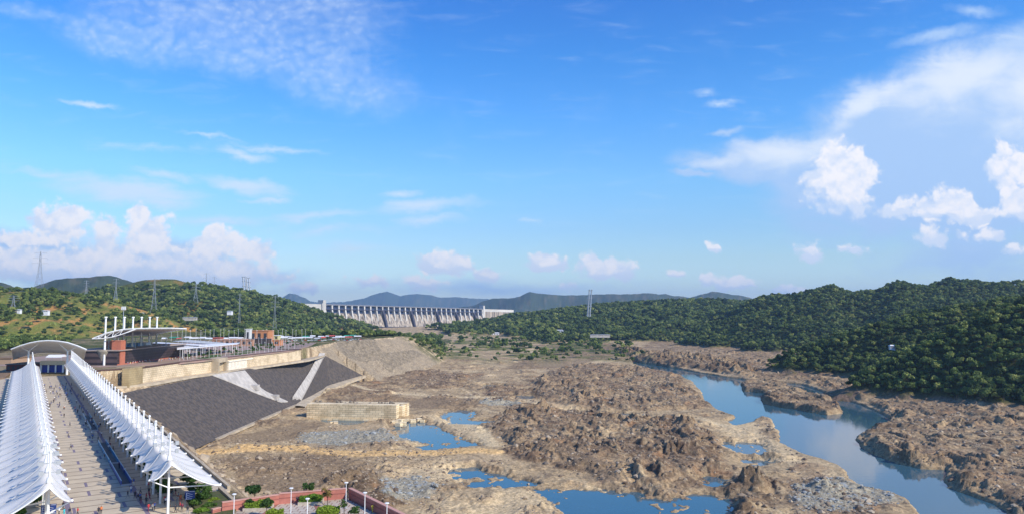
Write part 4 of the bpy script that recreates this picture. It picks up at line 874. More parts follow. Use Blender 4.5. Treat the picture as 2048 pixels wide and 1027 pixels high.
def lamp(px, py, label, h=5.2):
    p = P(px, py, h); e = empty('street_lamp', (p.x, p.y, 0), label, 'street lamp', 'white lamp posts on the terrace'); mb = MB(); mb.tube((0, 0, 0), (0, 0, h - .25), .09, .07, 8); mb.build('post', WHITE, e)
    mb = MB(); mb.tube((0, 0, h - .28), (0, 0, h), .16, .42, 10); mb.tube((0, 0, h), (0, 0, h + .1), .45, .3, 10); mb.build('lamp_head', WHITE, e)
    mb = MB(); mb.tube((0, 0, 0), (0, 0, .35), .18, .16, 8); mb.build('base', GREYM, e)
for px, py, l in ((468.5, 987, 'white lamp post nearest the canopy end, before the pink parapet'), (582.5, 975, 'white lamp post between the two stretches of pink parapet'), (615, 996, 'white lamp post in front of the rear hedge planter'), (692.5, 964, 'tallest white lamp post at the terrace corner'),
                  (730, 984, 'white lamp post along the right parapet near the corner'), (774, 1005, 'white lamp post farthest right on the terrace')): lamp(px, py, l)
def np_crown(seed, rad, nl, leaves, leaf, squash, zc, m, name, parent): V, Fc = crown_mesh(seed, rad, nl, leaves, leaf, squash, zc); return np_mesh(name, V, Fc, m, parent)
GT = [leaf_mat('mango_leaves', (.025, .06, .015), (.06, .11, .025)), leaf_mat('russet_leaves', (.16, .10, .03), (.22, .16, .05))]
for i, (px, py, h, r, m, dn_, l) in enumerate(((509, 1011, 4.6, 1.9, 0, 700, 'full round green tree at the left of the pink terrace'), (616, 1000, 3.8, 1.3, 0, 500, 'small dark green tree behind the rear hedge planter'), (655, 1013, 4.0, 1.6, 1, 170, 'sparse russet-leaved young tree between the hedge planters'),
                                      (533, 1034, 3.8, 1.5, 0, 520, 'dark white-flecked tree at the bottom edge before the left hedge'), (688, 1030, 3.2, 1.1, 0, 200, 'thin young tree below the corner lamp'), (500, 1018, 2.5, .9, 0, 300, 'short dark tree against the parapet left of the round tree'),
                                      (708, 1034, 2.0, 1.3, 0, 300, 'dark low bushy tree at the bottom edge right of the thin tree'))):
    p = P(px, py, 0); e = empty('garden_tree', p, l, 'tree'); np_crown(300 + i, r, 6, dn_, .12, .9, h * .68, GT[m], 'crown', e)
    mb = MB(); mb.tube((0, 0, 0), (0, 0, h * .6), .1, .06, 6)
    for k in range(4): a = k * 1.57 + i; mb.tube((0, 0, h * .45), (math.cos(a) * r * .6, math.sin(a) * r * .6, h * .75), .05, .02, 5)
    mb.build('trunk', BARK, e)
def hedge_leaves(sx, sy, h, n, seed, leaf=.16):
    r = np.random.RandomState(seed); V = []; Fc = []
    for k in range(n):
        f = r.rand(); p = np.array([r.uniform(-1, 1), r.uniform(-1, 1), r.uniform(0, 1)])
        if f < .5: p[2] = 1 - abs(r.normal()) * .06; d = np.array([0, 0, 1.])
        elif f < .75: p[1] = -1; d = np.array([0, -1., 0])
        elif f < .9: p[0] = r.choice([-1, 1]); d = np.array([p[0], 0, 0])
        else: p[1] = 1; d = np.array([0, 1., 0])
        p = p * np.array([sx, sy, h * (1 + .18 * math.sin(p[0] * 4 + seed) * (p[2] > .8))]) + r.normal(size=3) * .08
        nrm = d + r.normal(size=3) * .6; nrm /= np.linalg.norm(nrm); u = np.cross(nrm, r.normal(size=3)); u /= np.linalg.norm(u); w = np.cross(nrm, u); s = leaf * r.uniform(.6, 1.4); q = len(V)
        V += [p - u * s - w * s, p + u * s - w * s, p + u * s + w * s, p - u * s + w * s]; Fc.append((q, q + 1, q + 2, q + 3))
    return np.array(V), np.array(Fc)
PLM = mat('planter_stone', (.50, .43, .34), .8, var=.2)
for i, (px, py, sx, sy, l) in enumerate(((517, 1017, 2.4, 1.3, 'bright yellow-green hedge in the left terrace planter'), (622, 1005, 2.1, 1.3, 'bright green hedge in the rear terrace planter by the parapet'), (656, 1030, 2.0, 1.3, 'bright green hedge in the front terrace planter'), (549, 1036, 1.4, .9, 'small piece of bright hedge at the bottom edge'))):
    p = P(px, py, 0); e = empty('hedge_planter', p, l, 'planter', rz=.12); V, Fc = hedge_leaves(sx, sy, .9, 1500, i, .13); V[:, 2] += .55; np_mesh('hedge', V, Fc, HEDGE_M if False else LEAFY, e)
    mb = MB(); mb.box(-sx - .35, sx + .35, -sy - .35, sy + .35, 0, .6); mb.build('planter_box', PLM, e); mb = MB(); mb.box(-sx + .15, sx - .15, -sy + .15, sy - .15, .6, 1.25); mb.build('inner_hedge', LEAFY, e)
for i, (px, py, z, r, h, m, l) in enumerate(((392, 985, 0, 2.2, 2.2, LEAFG, 'tall dark green bush under the right tip of the canopy'), (404, 1000, 0, 1.9, 1.7, LEAFG, 'mid green bush beside the blue sign'), (392, 1012, 0, 1.7, 1.6, LEAFG, 'white-flowered dark bush just right of the blue sign'), (405, 1024, 0, 2.0, 1.2, LEAFY, 'bright yellow-green bush at the bottom edge near the pink wall'),
                                        (418, 1012, 0, 1.8, 1.0, LEAFG, 'low green bush touching the low pink wall'), (424, 1002, 0, 1.6, .8, LEAFY, 'low bright green shrub behind the low pink wall'), (380, 968, 0, 2.0, 2.0, LEAFG, 'dark bush deep under the canopy end'), (73, 1012, 0, 1.8, 2.4, LEAFG, 'bushy green plant under the near end of the left canopy'), (40, 1034, 0, 1.6, 1.6, LEAFY, 'bright shrub at the bottom edge under the left canopy'), (412, 985, 0, 1.7, 1.4, LEAFG, 'green bush at the back of the bed by the canopy tip'))):
    V, Fc = crown_mesh(400 + i, r, 7, 900, .1, .7, h * .55); V[:, 2] = np.maximum(V[:, 2] * h / (r * .9 + h * .2), 0); o = np_mesh('bush', V, Fc, m); o.location = P(px, py, z); prop(o, l, 'bush')
mb = MB(); q = [W(30.4, 150.5), W(30.4, 176), W(37.5, 176), W(37.5, 159), W(35, 152)]; mb.prism([(v.x, v.y) for v in q], -1, .32); prop(mb.build('planting_bed', mat('garden_soil', (.10, .085, .04), .95, var=.4, vscale=2, color2=(.05, .08, .02))), kind='structure')
mb = MB(); a, b = W(40, 160), W(40, 300)
for u, v in ((W(38.2, 159), W(38.2, 178)), (W(40.2, 178), W(40.2, 500))): mb.bar(u - Vector((0, 0, .6)), v - Vector((0, 0, .6)), .7, 1.3)
prop(mb.build('edge_kerb', CONC2), kind='structure')
# low stone benches / boulders on the slope beside the bed
# blue signboards
SBLUE = mat('sign_blue', (.02, .05, .22), .5); SWH = mat('sign_white', (.75, .78, .85), .6)
def sign(px, py, w, label):
    p = P(px, py, 2.6); e = empty('signboard', (p.x, p.y, 0), label, 'sign', rz=.25); mb = MB(); mb.box(-w, w, -.05, .05, 1.5, 3.3); mb.build('board', SBLUE, e); mb = MB(); mb.box(-w + .08, w - .08, -.065, -.052, 3.1, 3.16); mb.box(-w + .08, w - .08, -.065, -.052, 1.6, 1.66)
    for k in range(3): z = 2.85 - k * .42; mb.add([(-w * .7, -.06, z), (-w * .7 + .12, -.06, z + .02), (w * .6, -.06, z - .34), (w * .6 - .14, -.06, z - .36)], [(0, 1, 2, 3)]); mb.box(-w * .72, -w * .72 + .1, -.066, -.053, z - .34, z + .02)
    mb.build('lettering', SWH, e)
    for s in (-w + .05, w - .05): mb = MB(); mb.tube((s, .02, 0), (s, .02, 1.5), .05, n=6); mb.build('post', GREYM, e)
sign(380, 987, .95, 'blue signboard with white markings beside the bushes at the right canopy end'); sign(101, 1014, 1.0, 'blue signboard with white markings beside the left canopy mast'); sign(90, 1016, .7, 'narrow blue signboard behind the left canopy mast')

# ------------------------------------------------------------------ moving walkways and hedges under the right canopy
TBL = mat('blue_glass_panel', (.10, .30, .55), .25, .1, spec=.5); TBD = mat('navy_panel', (.05, .08, .35), .4)
def mover(q0, q1, label, m):
    e = empty('moving_walkway', W(21.2, q0), label, 'travelator', rz=-VA); Ln = q1 - q0
    mb = MB(); mb.box(-1.1, 1.1, 0, Ln, 0, .15); mb.build('belt', DARK, e)
    for s in (-1.1, .95): mb = MB(); mb.box(s, s + .15, 0, Ln, .15, 1.05); mb.build('side_panel', m, e); mb = MB(); mb.tube((s + .07, 0, 1.1), (s + .07, Ln, 1.1), .08, n=6); mb.build('handrail', mat('rail_cyan', (.35, .62, .72), .4), e)
    mb = MB(); mb.box(-1.1, 1.1, -.9, 0, 0, .22); mb.build('entry_plate', GREYM, e)
a = pq(*P(268, 958, 1)[:2])[1]; b = pq(*P(246, 918, 1)[:2])[1]; c = pq(*P(221, 877, 1)[:2])[1]; d = pq(*P(212, 852, 1)[:2])[1]; e_ = pq(*P(187, 824, 1)[:2])[1]
mover(a, b, 'navy blue sided moving walkway nearest the canopy end', TBD); mover(b + 1.5, c, 'light blue sided moving walkway in the middle of the right canopy', TBL); mover(d, e_, 'far pale moving walkway section under the right canopy', mat('pale_panel', (.45, .50, .52), .3))
V, Fc = hedge_leaves(1.2, 4.2, 1.5, 700, 77, .3); h0 = None
for i in range(24):
    if h0 is None: h0 = np_mesh('hedge', V, Fc, LEAFG); c_ = h0
    else: c_ = h0.copy(); COL.objects.link(c_)
    c_.location = W(27.6, 186 + i * 12.6, 0); c_.rotation_euler = (0, 0, -VA); prop(c_, 'dark clipped hedge in the shade under the right canopy', 'hedge', 'hedges under the right canopy')

# ------------------------------------------------------------------ people
def person_mesh(seed, cols, pose):
    """one skinned body: pose = stride (m), arms swing"""
    r = random.Random(seed); sw = pose
    J = {'pel': (0, 0, .93), 'ch': (0, .02, 1.28), 'nk': (0, .02, 1.45), 'hd': (0, .035, 1.56), 'hd2': (0, .03, 1.68), 'hl': (.09, 0, .88), 'hr': (-.09, 0, .88), 'kl': (.1, sw * .5 + .03, .5), 'kr': (-.1, -sw * .45 + .03, .5), 'al': (.1, sw * .9, .09), 'ar': (-.1, -sw * .95, .1),
         'tl': (.1, sw * .9 + .16, .04), 'tr': (-.1, -sw * .95 + .15, .05), 'sl': (.19, 0, 1.4), 'sr': (-.19, 0, 1.4), 'el': (.25, -sw * .3, 1.12), 'er': (-.25, sw * .3, 1.12), 'wl': (.25, -sw * .3 + .12, .88), 'wr': (-.25, sw * .3 + .12, .88), 'fl': (.25, -sw * .3 + .15, .79), 'fr': (-.25, sw * .3 + .15, .79)}
    E = [('pel', 'ch'), ('ch', 'nk'), ('nk', 'hd'), ('hd', 'hd2'), ('pel', 'hl'), ('pel', 'hr'), ('hl', 'kl'), ('kl', 'al'), ('al', 'tl'), ('hr', 'kr'), ('kr', 'ar'), ('ar', 'tr'), ('ch', 'sl'), ('ch', 'sr'), ('sl', 'el'), ('el', 'wl'), ('wl', 'fl'), ('sr', 'er'), ('er', 'wr'), ('wr', 'fr')]
    RD = dict(pel=.15, ch=.155, nk=.06, hd=.095, hd2=.085, hl=.1, hr=.1, kl=.065, kr=.065, al=.045, ar=.045, tl=.04, tr=.04, sl=.065, sr=.065, el=.048, er=.048, wl=.035, wr=.035, fl=.035, fr=.035)
    ks = list(J); me = bpy.data.meshes.new('p'); me.from_pydata([J[k] for k in ks], [(ks.index(a), ks.index(b)) for a, b in E], []); o = bpy.data.objects.new('p', me); COL.objects.link(o)
    md = o.modifiers.new('s', 'SKIN'); 
    for i, k in enumerate(ks): me.skin_vertices[0].data[i].radius = (RD[k], RD[k] * (.8 if k in ('pel', 'ch') else 1)); me.skin_vertices[0].data[i].use_root = (k == 'pel')
    ss = o.modifiers.new('u', 'SUBSURF'); ss.levels = 1
    dg = bpy.context.evaluated_depsgraph_get(); m2 = bpy.data.meshes.new_from_object(o.evaluated_get(dg)); bpy.data.objects.remove(o)
    for m in cols: m2.materials.append(m)
    hair, skin, shirt, low = range(4); skirt = len(cols) > 4
    for p in m2.polygons:
        z = p.center.z; x = abs(p.center.x); y = p.center.y; p.use_smooth = True
        if z > 1.62 or (z > 1.5 and y < .0): k = hair
        elif z > 1.43: k = skin
        elif x > .2 and z < 1.1: k = skin
        elif z > .92: k = shirt
        elif z > .07: k = low
        else: k = hair
        p.material_index = k
    return m2
def cm(n, c): return mat(n, c, .85, var=.05)
HAIR = cm('hair_black', (.015, .012, .01)); SKIN = cm('skin_brown', (.25, .13, .08))
CL = {'white': (.75, .75, .75), 'red': (.50, .04, .05), 'dark': (.03, .035, .05), 'blue': (.07, .13, .40), 'orange': (.65, .20, .07), 'yellow': (.65, .52, .06), 'maroon': (.22, .04, .08), 'teal': (.05, .45, .52), 'grey': (.25, .26, .27), 'pink': (.60, .25, .30)}
CM = {k: cm('cloth_' + k, v) for k, v in CL.items()}; PM = {}
def pers(px, py, up, lo, label, group=None, z=0, rz=None, xy=None, s=1.0):
    key = (up, lo, random.Random(int(px * 7 + py)).randint(0, 2))
    if key not in PM: PM[key] = person_mesh(1, [HAIR, SKIN, CM[up], CM[lo]], (.0, .22, .34)[key[2]])
    o = bpy.data.objects.new('person', PM[key]); COL.objects.link(o); v = Vector(xy) if xy else P(px, py, z); o.location = v; o.rotation_euler = (0, 0, random.uniform(0, 6.28) if rz is None else rz); o.scale = (s, s, s); prop(o, label, 'person', group); return o
PP = [(297, 1022, 'red', 'maroon', 'person in red top and maroon trousers standing in the sun before the canopy end'), (305, 1022, 'grey', 'dark', 'person in grey top beside the one in red before the canopy end'), (309, 1019, 'blue', 'dark', 'person in dark blue standing right of the grey-topped one'),
      (331, 1009, 'white', 'dark', 'person in white shirt left of the right canopy mast'), (320, 999, 'yellow', 'yellow', 'person dressed in yellow in the shade of the canopy end'), (299, 1000, 'maroon', 'maroon', 'person in maroon dress in the shade left of the mast'), (292, 1000, 'red', 'dark', 'person in red top in the shade of the canopy edge'),
      (361, 1003, 'orange', 'red', 'person in orange just left of the blue sign'), (364, 1021, 'maroon', 'dark', 'person in purple clothes standing right of the mast foot'), (351, 1024, 'dark', 'dark', 'person in dark clothes at the foot of the mast'), (375, 1027, 'dark', 'grey', 'person in dark clothes at the bottom edge by the bushes'),
      (360, 1018, 'red', 'dark', 'person in red behind the purple-clad person'), (202, 1027, 'orange', 'dark', 'person in orange top on the sunny paving at the bottom'), (197, 1029, 'dark', 'dark', 'person in dark clothes next to the orange-topped one'), (155, 1030, 'red', 'dark', 'person in red on the left part of the paving'),
      (128, 1032, 'teal', 'teal', 'person in bright turquoise under the left canopy end'), (118, 1029, 'white', 'dark', 'person in white under the left canopy end'), (139, 1031, 'dark', 'grey', 'person in dark clothes right of the turquoise one'), (126, 1018, 'dark', 'dark', 'person in dark clothes standing by the left mast'),
      (203, 872, 'white', 'dark', 'person in white shirt on the shaded paving in mid distance'), (226, 902, 'dark', 'dark', 'person in dark clothes beside the light blue moving walkway'), (249, 946, 'white', 'dark', 'person in white top and dark trousers left of the navy moving walkway'), (187, 853, 'white', 'dark', 'person in white near the far moving walkway'), (194, 855, 'dark', 'dark', 'person in dark clothes near the far moving walkway'),
      (108, 780, 'dark', 'dark', 'lone person in dark clothes standing on the far sunny paving'), (545, 1006, 'orange', 'grey', 'person in orange by the pink parapet'), (549, 1007, 'white', 'blue', 'person in white and blue by the pink parapet'), (554, 1006, 'blue', 'blue', 'person in light blue by the pink parapet'), (594, 1007, 'dark', 'maroon', 'person in dark clothes left of the rear hedge'),
      (600, 1005, 'maroon', 'dark', 'person in maroon touching the rear hedge'), (745, 1024, 'yellow', 'yellow', 'person in bright yellow by the right parapet'), (767, 1031, 'dark', 'dark', 'person in dark clothes by the right parapet'), (482, 1014, 'red', 'dark', 'person in red leaning at the left parapet'),
      (276, 1002, 'dark', 'grey', 'person in dark top in the shade near the canopy edge'), (281, 988, 'grey', 'dark', 'person in grey in the shade behind the moving walkway end'), (270, 996, 'dark', 'dark', 'person in dark clothes at the walkway end in the shade'), (262, 985, 'white', 'blue', 'person in white and blue before the navy moving walkway'), (267, 970, 'blue', 'white', 'person in blue top at the navy moving walkway entry')]
random.seed(21)
for a_ in PP: pers(*a_)
ks = list(CL)
for i in range(46):
    q = random.uniform(360, 475); p = random.uniform(10, 24) ** 1.0; pers(i * 13, i * 7, random.choice(['white', 'grey', 'dark', 'dark', 'blue']), random.choice(['dark', 'dark', 'blue']), 'person in the far crowd at the end of the walkway', 'crowd at the end of the walkway', xy=W(p, q))
for i in range(30):
    q = random.uniform(215, 360); pers(i * 17, i * 5, random.choice(['white', 'dark', 'dark', 'grey', 'blue', 'maroon']), random.choice(['dark', 'grey']), 'person walking in the shade along the right canopy', 'walkers in the canopy shade', xy=W(random.uniform(18.5, 24), q))
for i in range(22):
    pers(i * 31, i * 9, random.choice(['white', 'dark', 'red', 'blue', 'maroon', 'grey']), random.choice(['dark', 'maroon', 'grey', 'dark']), 'person in the group waiting in the shade under the near end of the right canopy', 'people waiting under the near canopy end', xy=W(random.uniform(19.5, 29), random.uniform(165, 188)))
for i in range(9):
    pers(i * 19, i, random.choice(['white', 'dark', 'grey', 'orange']), 'dark', 'person walking on the sunny paving in the distance', 'walkers on the sunny paving', xy=W(random.uniform(9.5, 17), random.uniform(250, 430)))

# ------------------------------------------------------------------ end of the walkway: vault canopy, gate, low buildings
UND = mat('canopy_underside', (.40, .40, .37), .8)
vc = empty('vault_canopy', P(97, 748, 0), 'large white arched canopy over the far end of the walkway', 'canopy'); O = vc.location
front = [PY(*p) for p in ((22, 697.5, 470), (40, 690.5, 470), (60, 684.5, 470), (80, 681, 470), (97, 680, 470), (115, 681, 470), (135, 684, 470), (155, 690.5, 470), (173, 698, 470))]
back = [PY(*p) for p in ((26, 718, 520), (44, 711, 520), (62, 706, 520), (80, 703.5, 520), (97, 703, 520), (115, 703.5, 520), (135, 706.5, 520), (152, 711, 520), (168, 718, 520))]
mb = MB(); rows = []
for k in range(7): rows.append([a.lerp(b, k / 6) - O + Vector((0, 0, .9 * math.sin(math.pi * k / 6))) for a, b in zip(front, back)])
mb.loft(rows); o = mb.build('roof_membrane', FABRIC, vc, smooth=True); sm = o.modifiers.new('t', 'SOLIDIFY'); sm.thickness = .35
mb = MB()
for a, b in zip(front[:-1], front[1:]): mb.tube(a - O, b - O, .42, n=8)
mb.build('edge_tube', WHITE, vc)
for px, f in ((58, (3, 1)), (136, (6, 7))):
    for Y_, row in ((478, rows[1]), (512, rows[5])):
        b = PY(px, 694, Y_); mb = MB(); mb.tube((b.x - O.x, b.y - O.y, -3), b - O - Vector((0, 0, 2)), .75, .55, 10); mb.build('column', WHITE, vc)
        for i in ((1, 3) if px < 97 else (5, 7)): mb = MB(); mb.tube(b - O - Vector((0, 0, 2.4)), row[i], .35, .25, 6); mb.build('arm', WHITE, vc)
BEI = mat('beige_plaster', (.58, .50, .36), .8, var=.1); MAR = mat('maroon_plaster', (.16, .05, .045), .85, var=.2); BRN = mat('brown_ramp', (.26, .17, .10), .9, var=.3, vscale=.1); TENT = mat('tent_white', (.74, .74, .76), .6, var=.06)
g = empty('entrance_gate', P(79, 744, 0), 'beige lintel gate with blue curtain wall at the far end of the walkway', 'gate'); wg = (P(125, 744, 0) - P(79, 744, 0)).x
mb = MB(); mb.box(0, wg, 0, 3, 5.0, 7.7); mb.build('lintel', BEI, g)
for k in range(4): mb = MB(); x = k * (wg - .7) / 3; mb.box(x, x + .7, .5, 1.2, 0, 5.0); mb.build('pillar', WHITE, g)
mb = MB(); mb.box(.3, wg - .3, 2.2, 2.4, 0, 5.0); mb.build('curtain', mat('blue_curtain', (.05, .07, .30), .7), g)
def tent(name, p, w, d, h, label, col=None, group=None, sag=1.6, rz=0.0):
    e = empty(name, p, label, 'tent', group, rz); mb = MB(); v = [(-w, -d, h), (w, -d, h), (w, d, h), (-w, d, h), (-w, 0, h + sag), (w, 0, h + sag)]
    mb.add(v, [(0, 1, 5, 4), (2, 3, 4, 5), (0, 4, 3), (1, 2, 5)]); mb.box(-w, w, -d, -d + .08, h - .5, h); mb.build('roof', col or TENT, e)
    for sx in (-1, 1):
        for sy in (-1, 1): mb = MB(); mb.tube((sx * w * .97, sy * d * .97, 0), (sx * w * .97, sy * d * .97, h), .12, n=5); mb.build('pole', GREYM, e)
    return e
tent('tent', P(113, 724, 0), 6.2, 4, 4.6, 'white tent behind the entrance gate under the arched canopy'); tent('tent', P(177, 724, 0), 5.2, 4, 4.8, 'white tent between the arched canopy and the red tower')
def build_b(name, px0, px1, py, z0, h, dep, m, label, roofm=None, win=0, wm_=None):
    a, b = P(px0, py, z0), P(px1, py, z0); w = b.x - a.x; e = empty(name, a, label, 'building'); mb = MB(); mb.box(0, w, 0, dep, -2, h); mb.build('wall', m, e)
    mb = MB(); mb.box(-.5, w + .5, -.5, dep + .5, h, h + .6); mb.build('roof', roofm or CONC, e)
    for i in range(win): mb = MB(); x = w * (i + .25) / win; mb.box(x, x + w / win * .5, -.06, -.01, h * .3, h * .8); mb.build('window', wm_ or DARK, e)
    return e
build_b('low_building', 12, 60, 742, 0, 4.5, 20, MAR, 'low maroon building left of the arched canopy columns', mat('dark_roof', (.13, .12, .12), .8), 5)
build_b('low_building', -30, 22, 727, 0, 4.0, 25, mat('tan_wall', (.38, .26, .17), .85), 'long low tan building at the left edge of the photo', BRN, 0)
mb = MB(); v = [P(-60, 762, 0), P(8, 757, 0), P(28, 741, 0), P(-60, 744, 0)]; mb.prism([(p.x, p.y) for p in v], -.5, .5); prop(mb.build('brown_terrace', BRN), kind='structure')
# ------------------------------------------------------------------ red tower, curved ramp wall, dark glass hall, cable canopy
RED = mat('terracotta', (.46, .16, .10), .85, var=.12, vscale=.3)
a = P(222, 729, 0); b = P(240, 729, 0); rtw = empty('red_tower', a, 'square terracotta tower at the left end of the dark glass hall', 'tower'); w = b.x - a.x
mb = MB(); mb.box(0, w, 0, 7, 5.2, 18); mb.box(0, w * .2, 0, 7, -.3, 5.2); mb.box(w * .62, w, 0, 7, -.3, 5.2); mb.build('shaft', RED, rtw); mb = MB(); mb.box(-.2, w + .2, -.2, 7.2, 18, 18.5); mb.build('coping', mat('terracotta_top', (.5, .22, .15), .8), rtw)
cw = empty('curved_wall', P(209, 729, 0), 'pale curved concrete wall flaring upward left of the red tower', 'wall'); mb = MB(); rows = []
for k in range(9):
    z = k / 8 * 11.5; r = 3.2 + 2.8 * (k / 8) ** 2.2; rows.append([(r * math.cos(t_), r * .8 * math.sin(t_), z) for t_ in np.linspace(math.pi * 1.0, math.pi * 2.25, 12)])
mb.loft(rows[::-1]); o = mb.build('wall_shell', mat('raw_concrete', (.36, .32, .25), .9, var=.3), cw, smooth=True); sm = o.modifiers.new('t', 'SOLIDIFY'); sm.thickness = .5
build_b('maroon_hall', 196, 222, 722, 0, 9.5, 14, MAR, 'maroon block behind the curved concrete wall', MAR, 3)
A0 = Vector((-294.5, 556, 0)); gh = empty('glass_hall', A0, 'long dark glass hall below the white cable-hung canopy', 'building')
GLZ = masonry('dark_glazing', (.030, .024, .030), (.040, .030, .036), (.10, .07, .07), 4.0, 2.2, 'YZ', .35)
mb = MB(); mb.box(-34, 0, 0, 112, -.3, 10.6); mb.build('glass_wall', GLZ, gh); mb = MB(); mb.box(-34.6, 1.8, -.8, 113, 10.6, 11.3); mb.build('roof_slab', mat('slab', (.34, .28, .25), .8), gh)
mb = MB(); mb.box(0, .4, 0, 112, -.3, .8); mb.build('plinth', RED, gh)
for i in range(8): mb = MB(); mb.tube((-4 - (i % 2) * 14, 8 + i * 13, 11.3), (-4 - (i % 2) * 14, 8 + i * 13, 20.5 - i * .4), .35, n=6); mb.build('roof_column', GREYM, gh)
for i, (y, c) in enumerate(((30, 'red'), (52, 'blue'), (66, 'blue'), (80, 'grey'))): mb = MB(); mb.box(-26, -18, y, y + 9, 11.3, 13.8 + (i == 0) * 3); mb.build('roof_kiosk', {'red': mat('kiosk_red', (.50, .22, .15), .8), 'blue': mat('kiosk_blue', (.20, .32, .50), .6), 'grey': TENT}[c], gh)
cc = empty('cable_canopy', A0 - Vector((12, 0, 0)), 'white wing-shaped canopy with seven tall masts above the dark glass hall', 'canopy'); O = cc.location
nearc = [PY(184.5, 676, 552), PY(198, 670.5, 553), PY(212, 665, 554), PY(228, 661, 556), (PY(246, 657.5, 558)), PY(272, 655.8, 560), PY(300, 655.2, 563), PY(340, 655, 568), PY(373, 656, 574)]
farc = [PY(232, 673, 700), PY(240, 671.5, 700), PY(250, 670, 700), PY(262, 669, 702), PY(275, 668.5, 702), PY(290, 668.5, 704), PY(305, 669, 704), PY(330, 663, 706), PY(362, 658, 706)]
mb = MB(); mb.loft([[a.lerp(b, k / 5) - O for a, b in zip(nearc, farc)] for k in range(6)]); o = mb.build('roof', mat('wing_roof', (.70, .70, .68), .6, color2=(.6, .6, .58), trans=.05), cc, smooth=True); sm = o.modifiers.new('t', 'SOLIDIFY'); sm.thickness = .7
mb = MB()
for a, b in zip(nearc[:-1], nearc[1:]): mb.tube(a - O, b - O, .4, n=6)
low = [PY(184.5, 676.4, 552), PY(197, 676, 552), PY(209, 675.4, 553), PY(224, 673, 554), PY(239, 668.8, 556), PY(256, 663, 558), PY(272, 657.2, 560)]
for a, b in zip(low[:-1], low[1:]): mb.tube(a - O, b - O, .33, n=6)
tp = nearc[:6]
for i in range(1, 6): mb.tube(tp[i] - O, low[i] - O, .2, n=5); mb.tube(low[i] - O, tp[min(i + 1, 5)] - O, .17, n=5)
mb.build('end_truss', WHITE, cc)
for i, px in enumerate((211.8, 231, 249, 266.4, 283.4, 299.7, 314.3)):
    Y_ = 556 + i * 17.5; tpz = PY(px, 634.5, Y_); mb = MB(); z0 = 0 if i == 0 else 11.4; mb.tube((tpz.x - O.x - (.0), tpz.y - O.y, z0), tpz - O, .85, .62, 10); mb.build('mast', WHITE, cc)
    mb = MB(); mb.tube(tpz - O, tpz - O + Vector((0, 0, .9)), 1.15, .95, 10); mb.build('mast_cap', WHITE, cc)
fm = empty('floodlight_mast', P(243.5, 718, 0), 'tall floodlight mast with a lamp crown behind the seven masts', 'floodlight mast'); htop = PY(243.5, 612, fm.location.y).z
mb = MB(); mb.tube((0, 0, 0), (0, 0, htop - 2), .4, .22, 6); mb.build('pole', LATT, fm); mb = MB(); mb.box(-1.6, 1.6, -.5, .5, htop - 3, htop - 2.6); mb.build('ring', LATT, fm)
for k in (-1.3, 0, 1.3): mb = MB(); mb.box(k - .45, k + .45, -.5, .2, htop - 2.6, htop); mb.build('floodlight', LAMPM, fm)
# white flat roofs right of the hall
def slab(name, pts, z, label, legs, m=None, th=.5):
    vs = [P(px, py, z) for px, py in pts]; c = sum(vs, Vector()) / len(vs); e = empty(name, (c.x, c.y, 0), label, 'roof canopy'); mb = MB(); mb.prism([(v.x - c.x, v.y - c.y) for v in vs], z - th, z); mb.build('roof', m or TENT, e)
    for k in range(legs):
        f = (k + .5) / legs; n = len(vs) // 2; a = vs[0].lerp(vs[1], f); b = vs[3].lerp(vs[2], f) if len(vs) > 3 else a
        for q in (a, b): q = q.lerp(c, .06); mb = MB(); mb.tube((q.x - c.x, q.y - c.y, 0), (q.x - c.x, q.y - c.y, z - th), .22, n=6); mb.build('column', WHITE, e)
slab('flat_canopy', [(354, 697), (474, 686.5), (480, 683.8), (405, 687.5), (354, 693)], 8.5, 'bright white wedge-shaped flat canopy right of the dark glass hall', 9)
slab('flat_canopy', [(305, 684.5), (398, 690), (414, 688), (312, 682.6)], 9.5, 'thin white canopy crossing behind the wedge-shaped one', 4)
slab('flat_canopy', [(345, 681), (420, 686.6), (452, 684.4), (380, 678.5)], 8.0, 'long grey-white canopy at the back of the plaza', 5, mat('grey_canopy', (.5, .5, .48), .7))
# plaza surface on top of the wall
mb = MB(); q = [P(240, 733, 0), P(360, 725, 0), P(423, 718.5, 0), P(594, 699.5, 0), Vector((-235, 880, 0)), Vector((-250, 960, 0)), Vector((-420, 960, 0)), Vector((-420, 560, 0)), Vector((-300, 540, 0))]
mb.prism([(p.x - 2.5, p.y) for p in q], -1.2, .05); prop(mb.build('plaza', mat('plaza_paving', (.36, .24, .20), .85, var=.3, vscale=.05, color2=(.27, .21, .16))), kind='structure')
rp = random.Random(31)
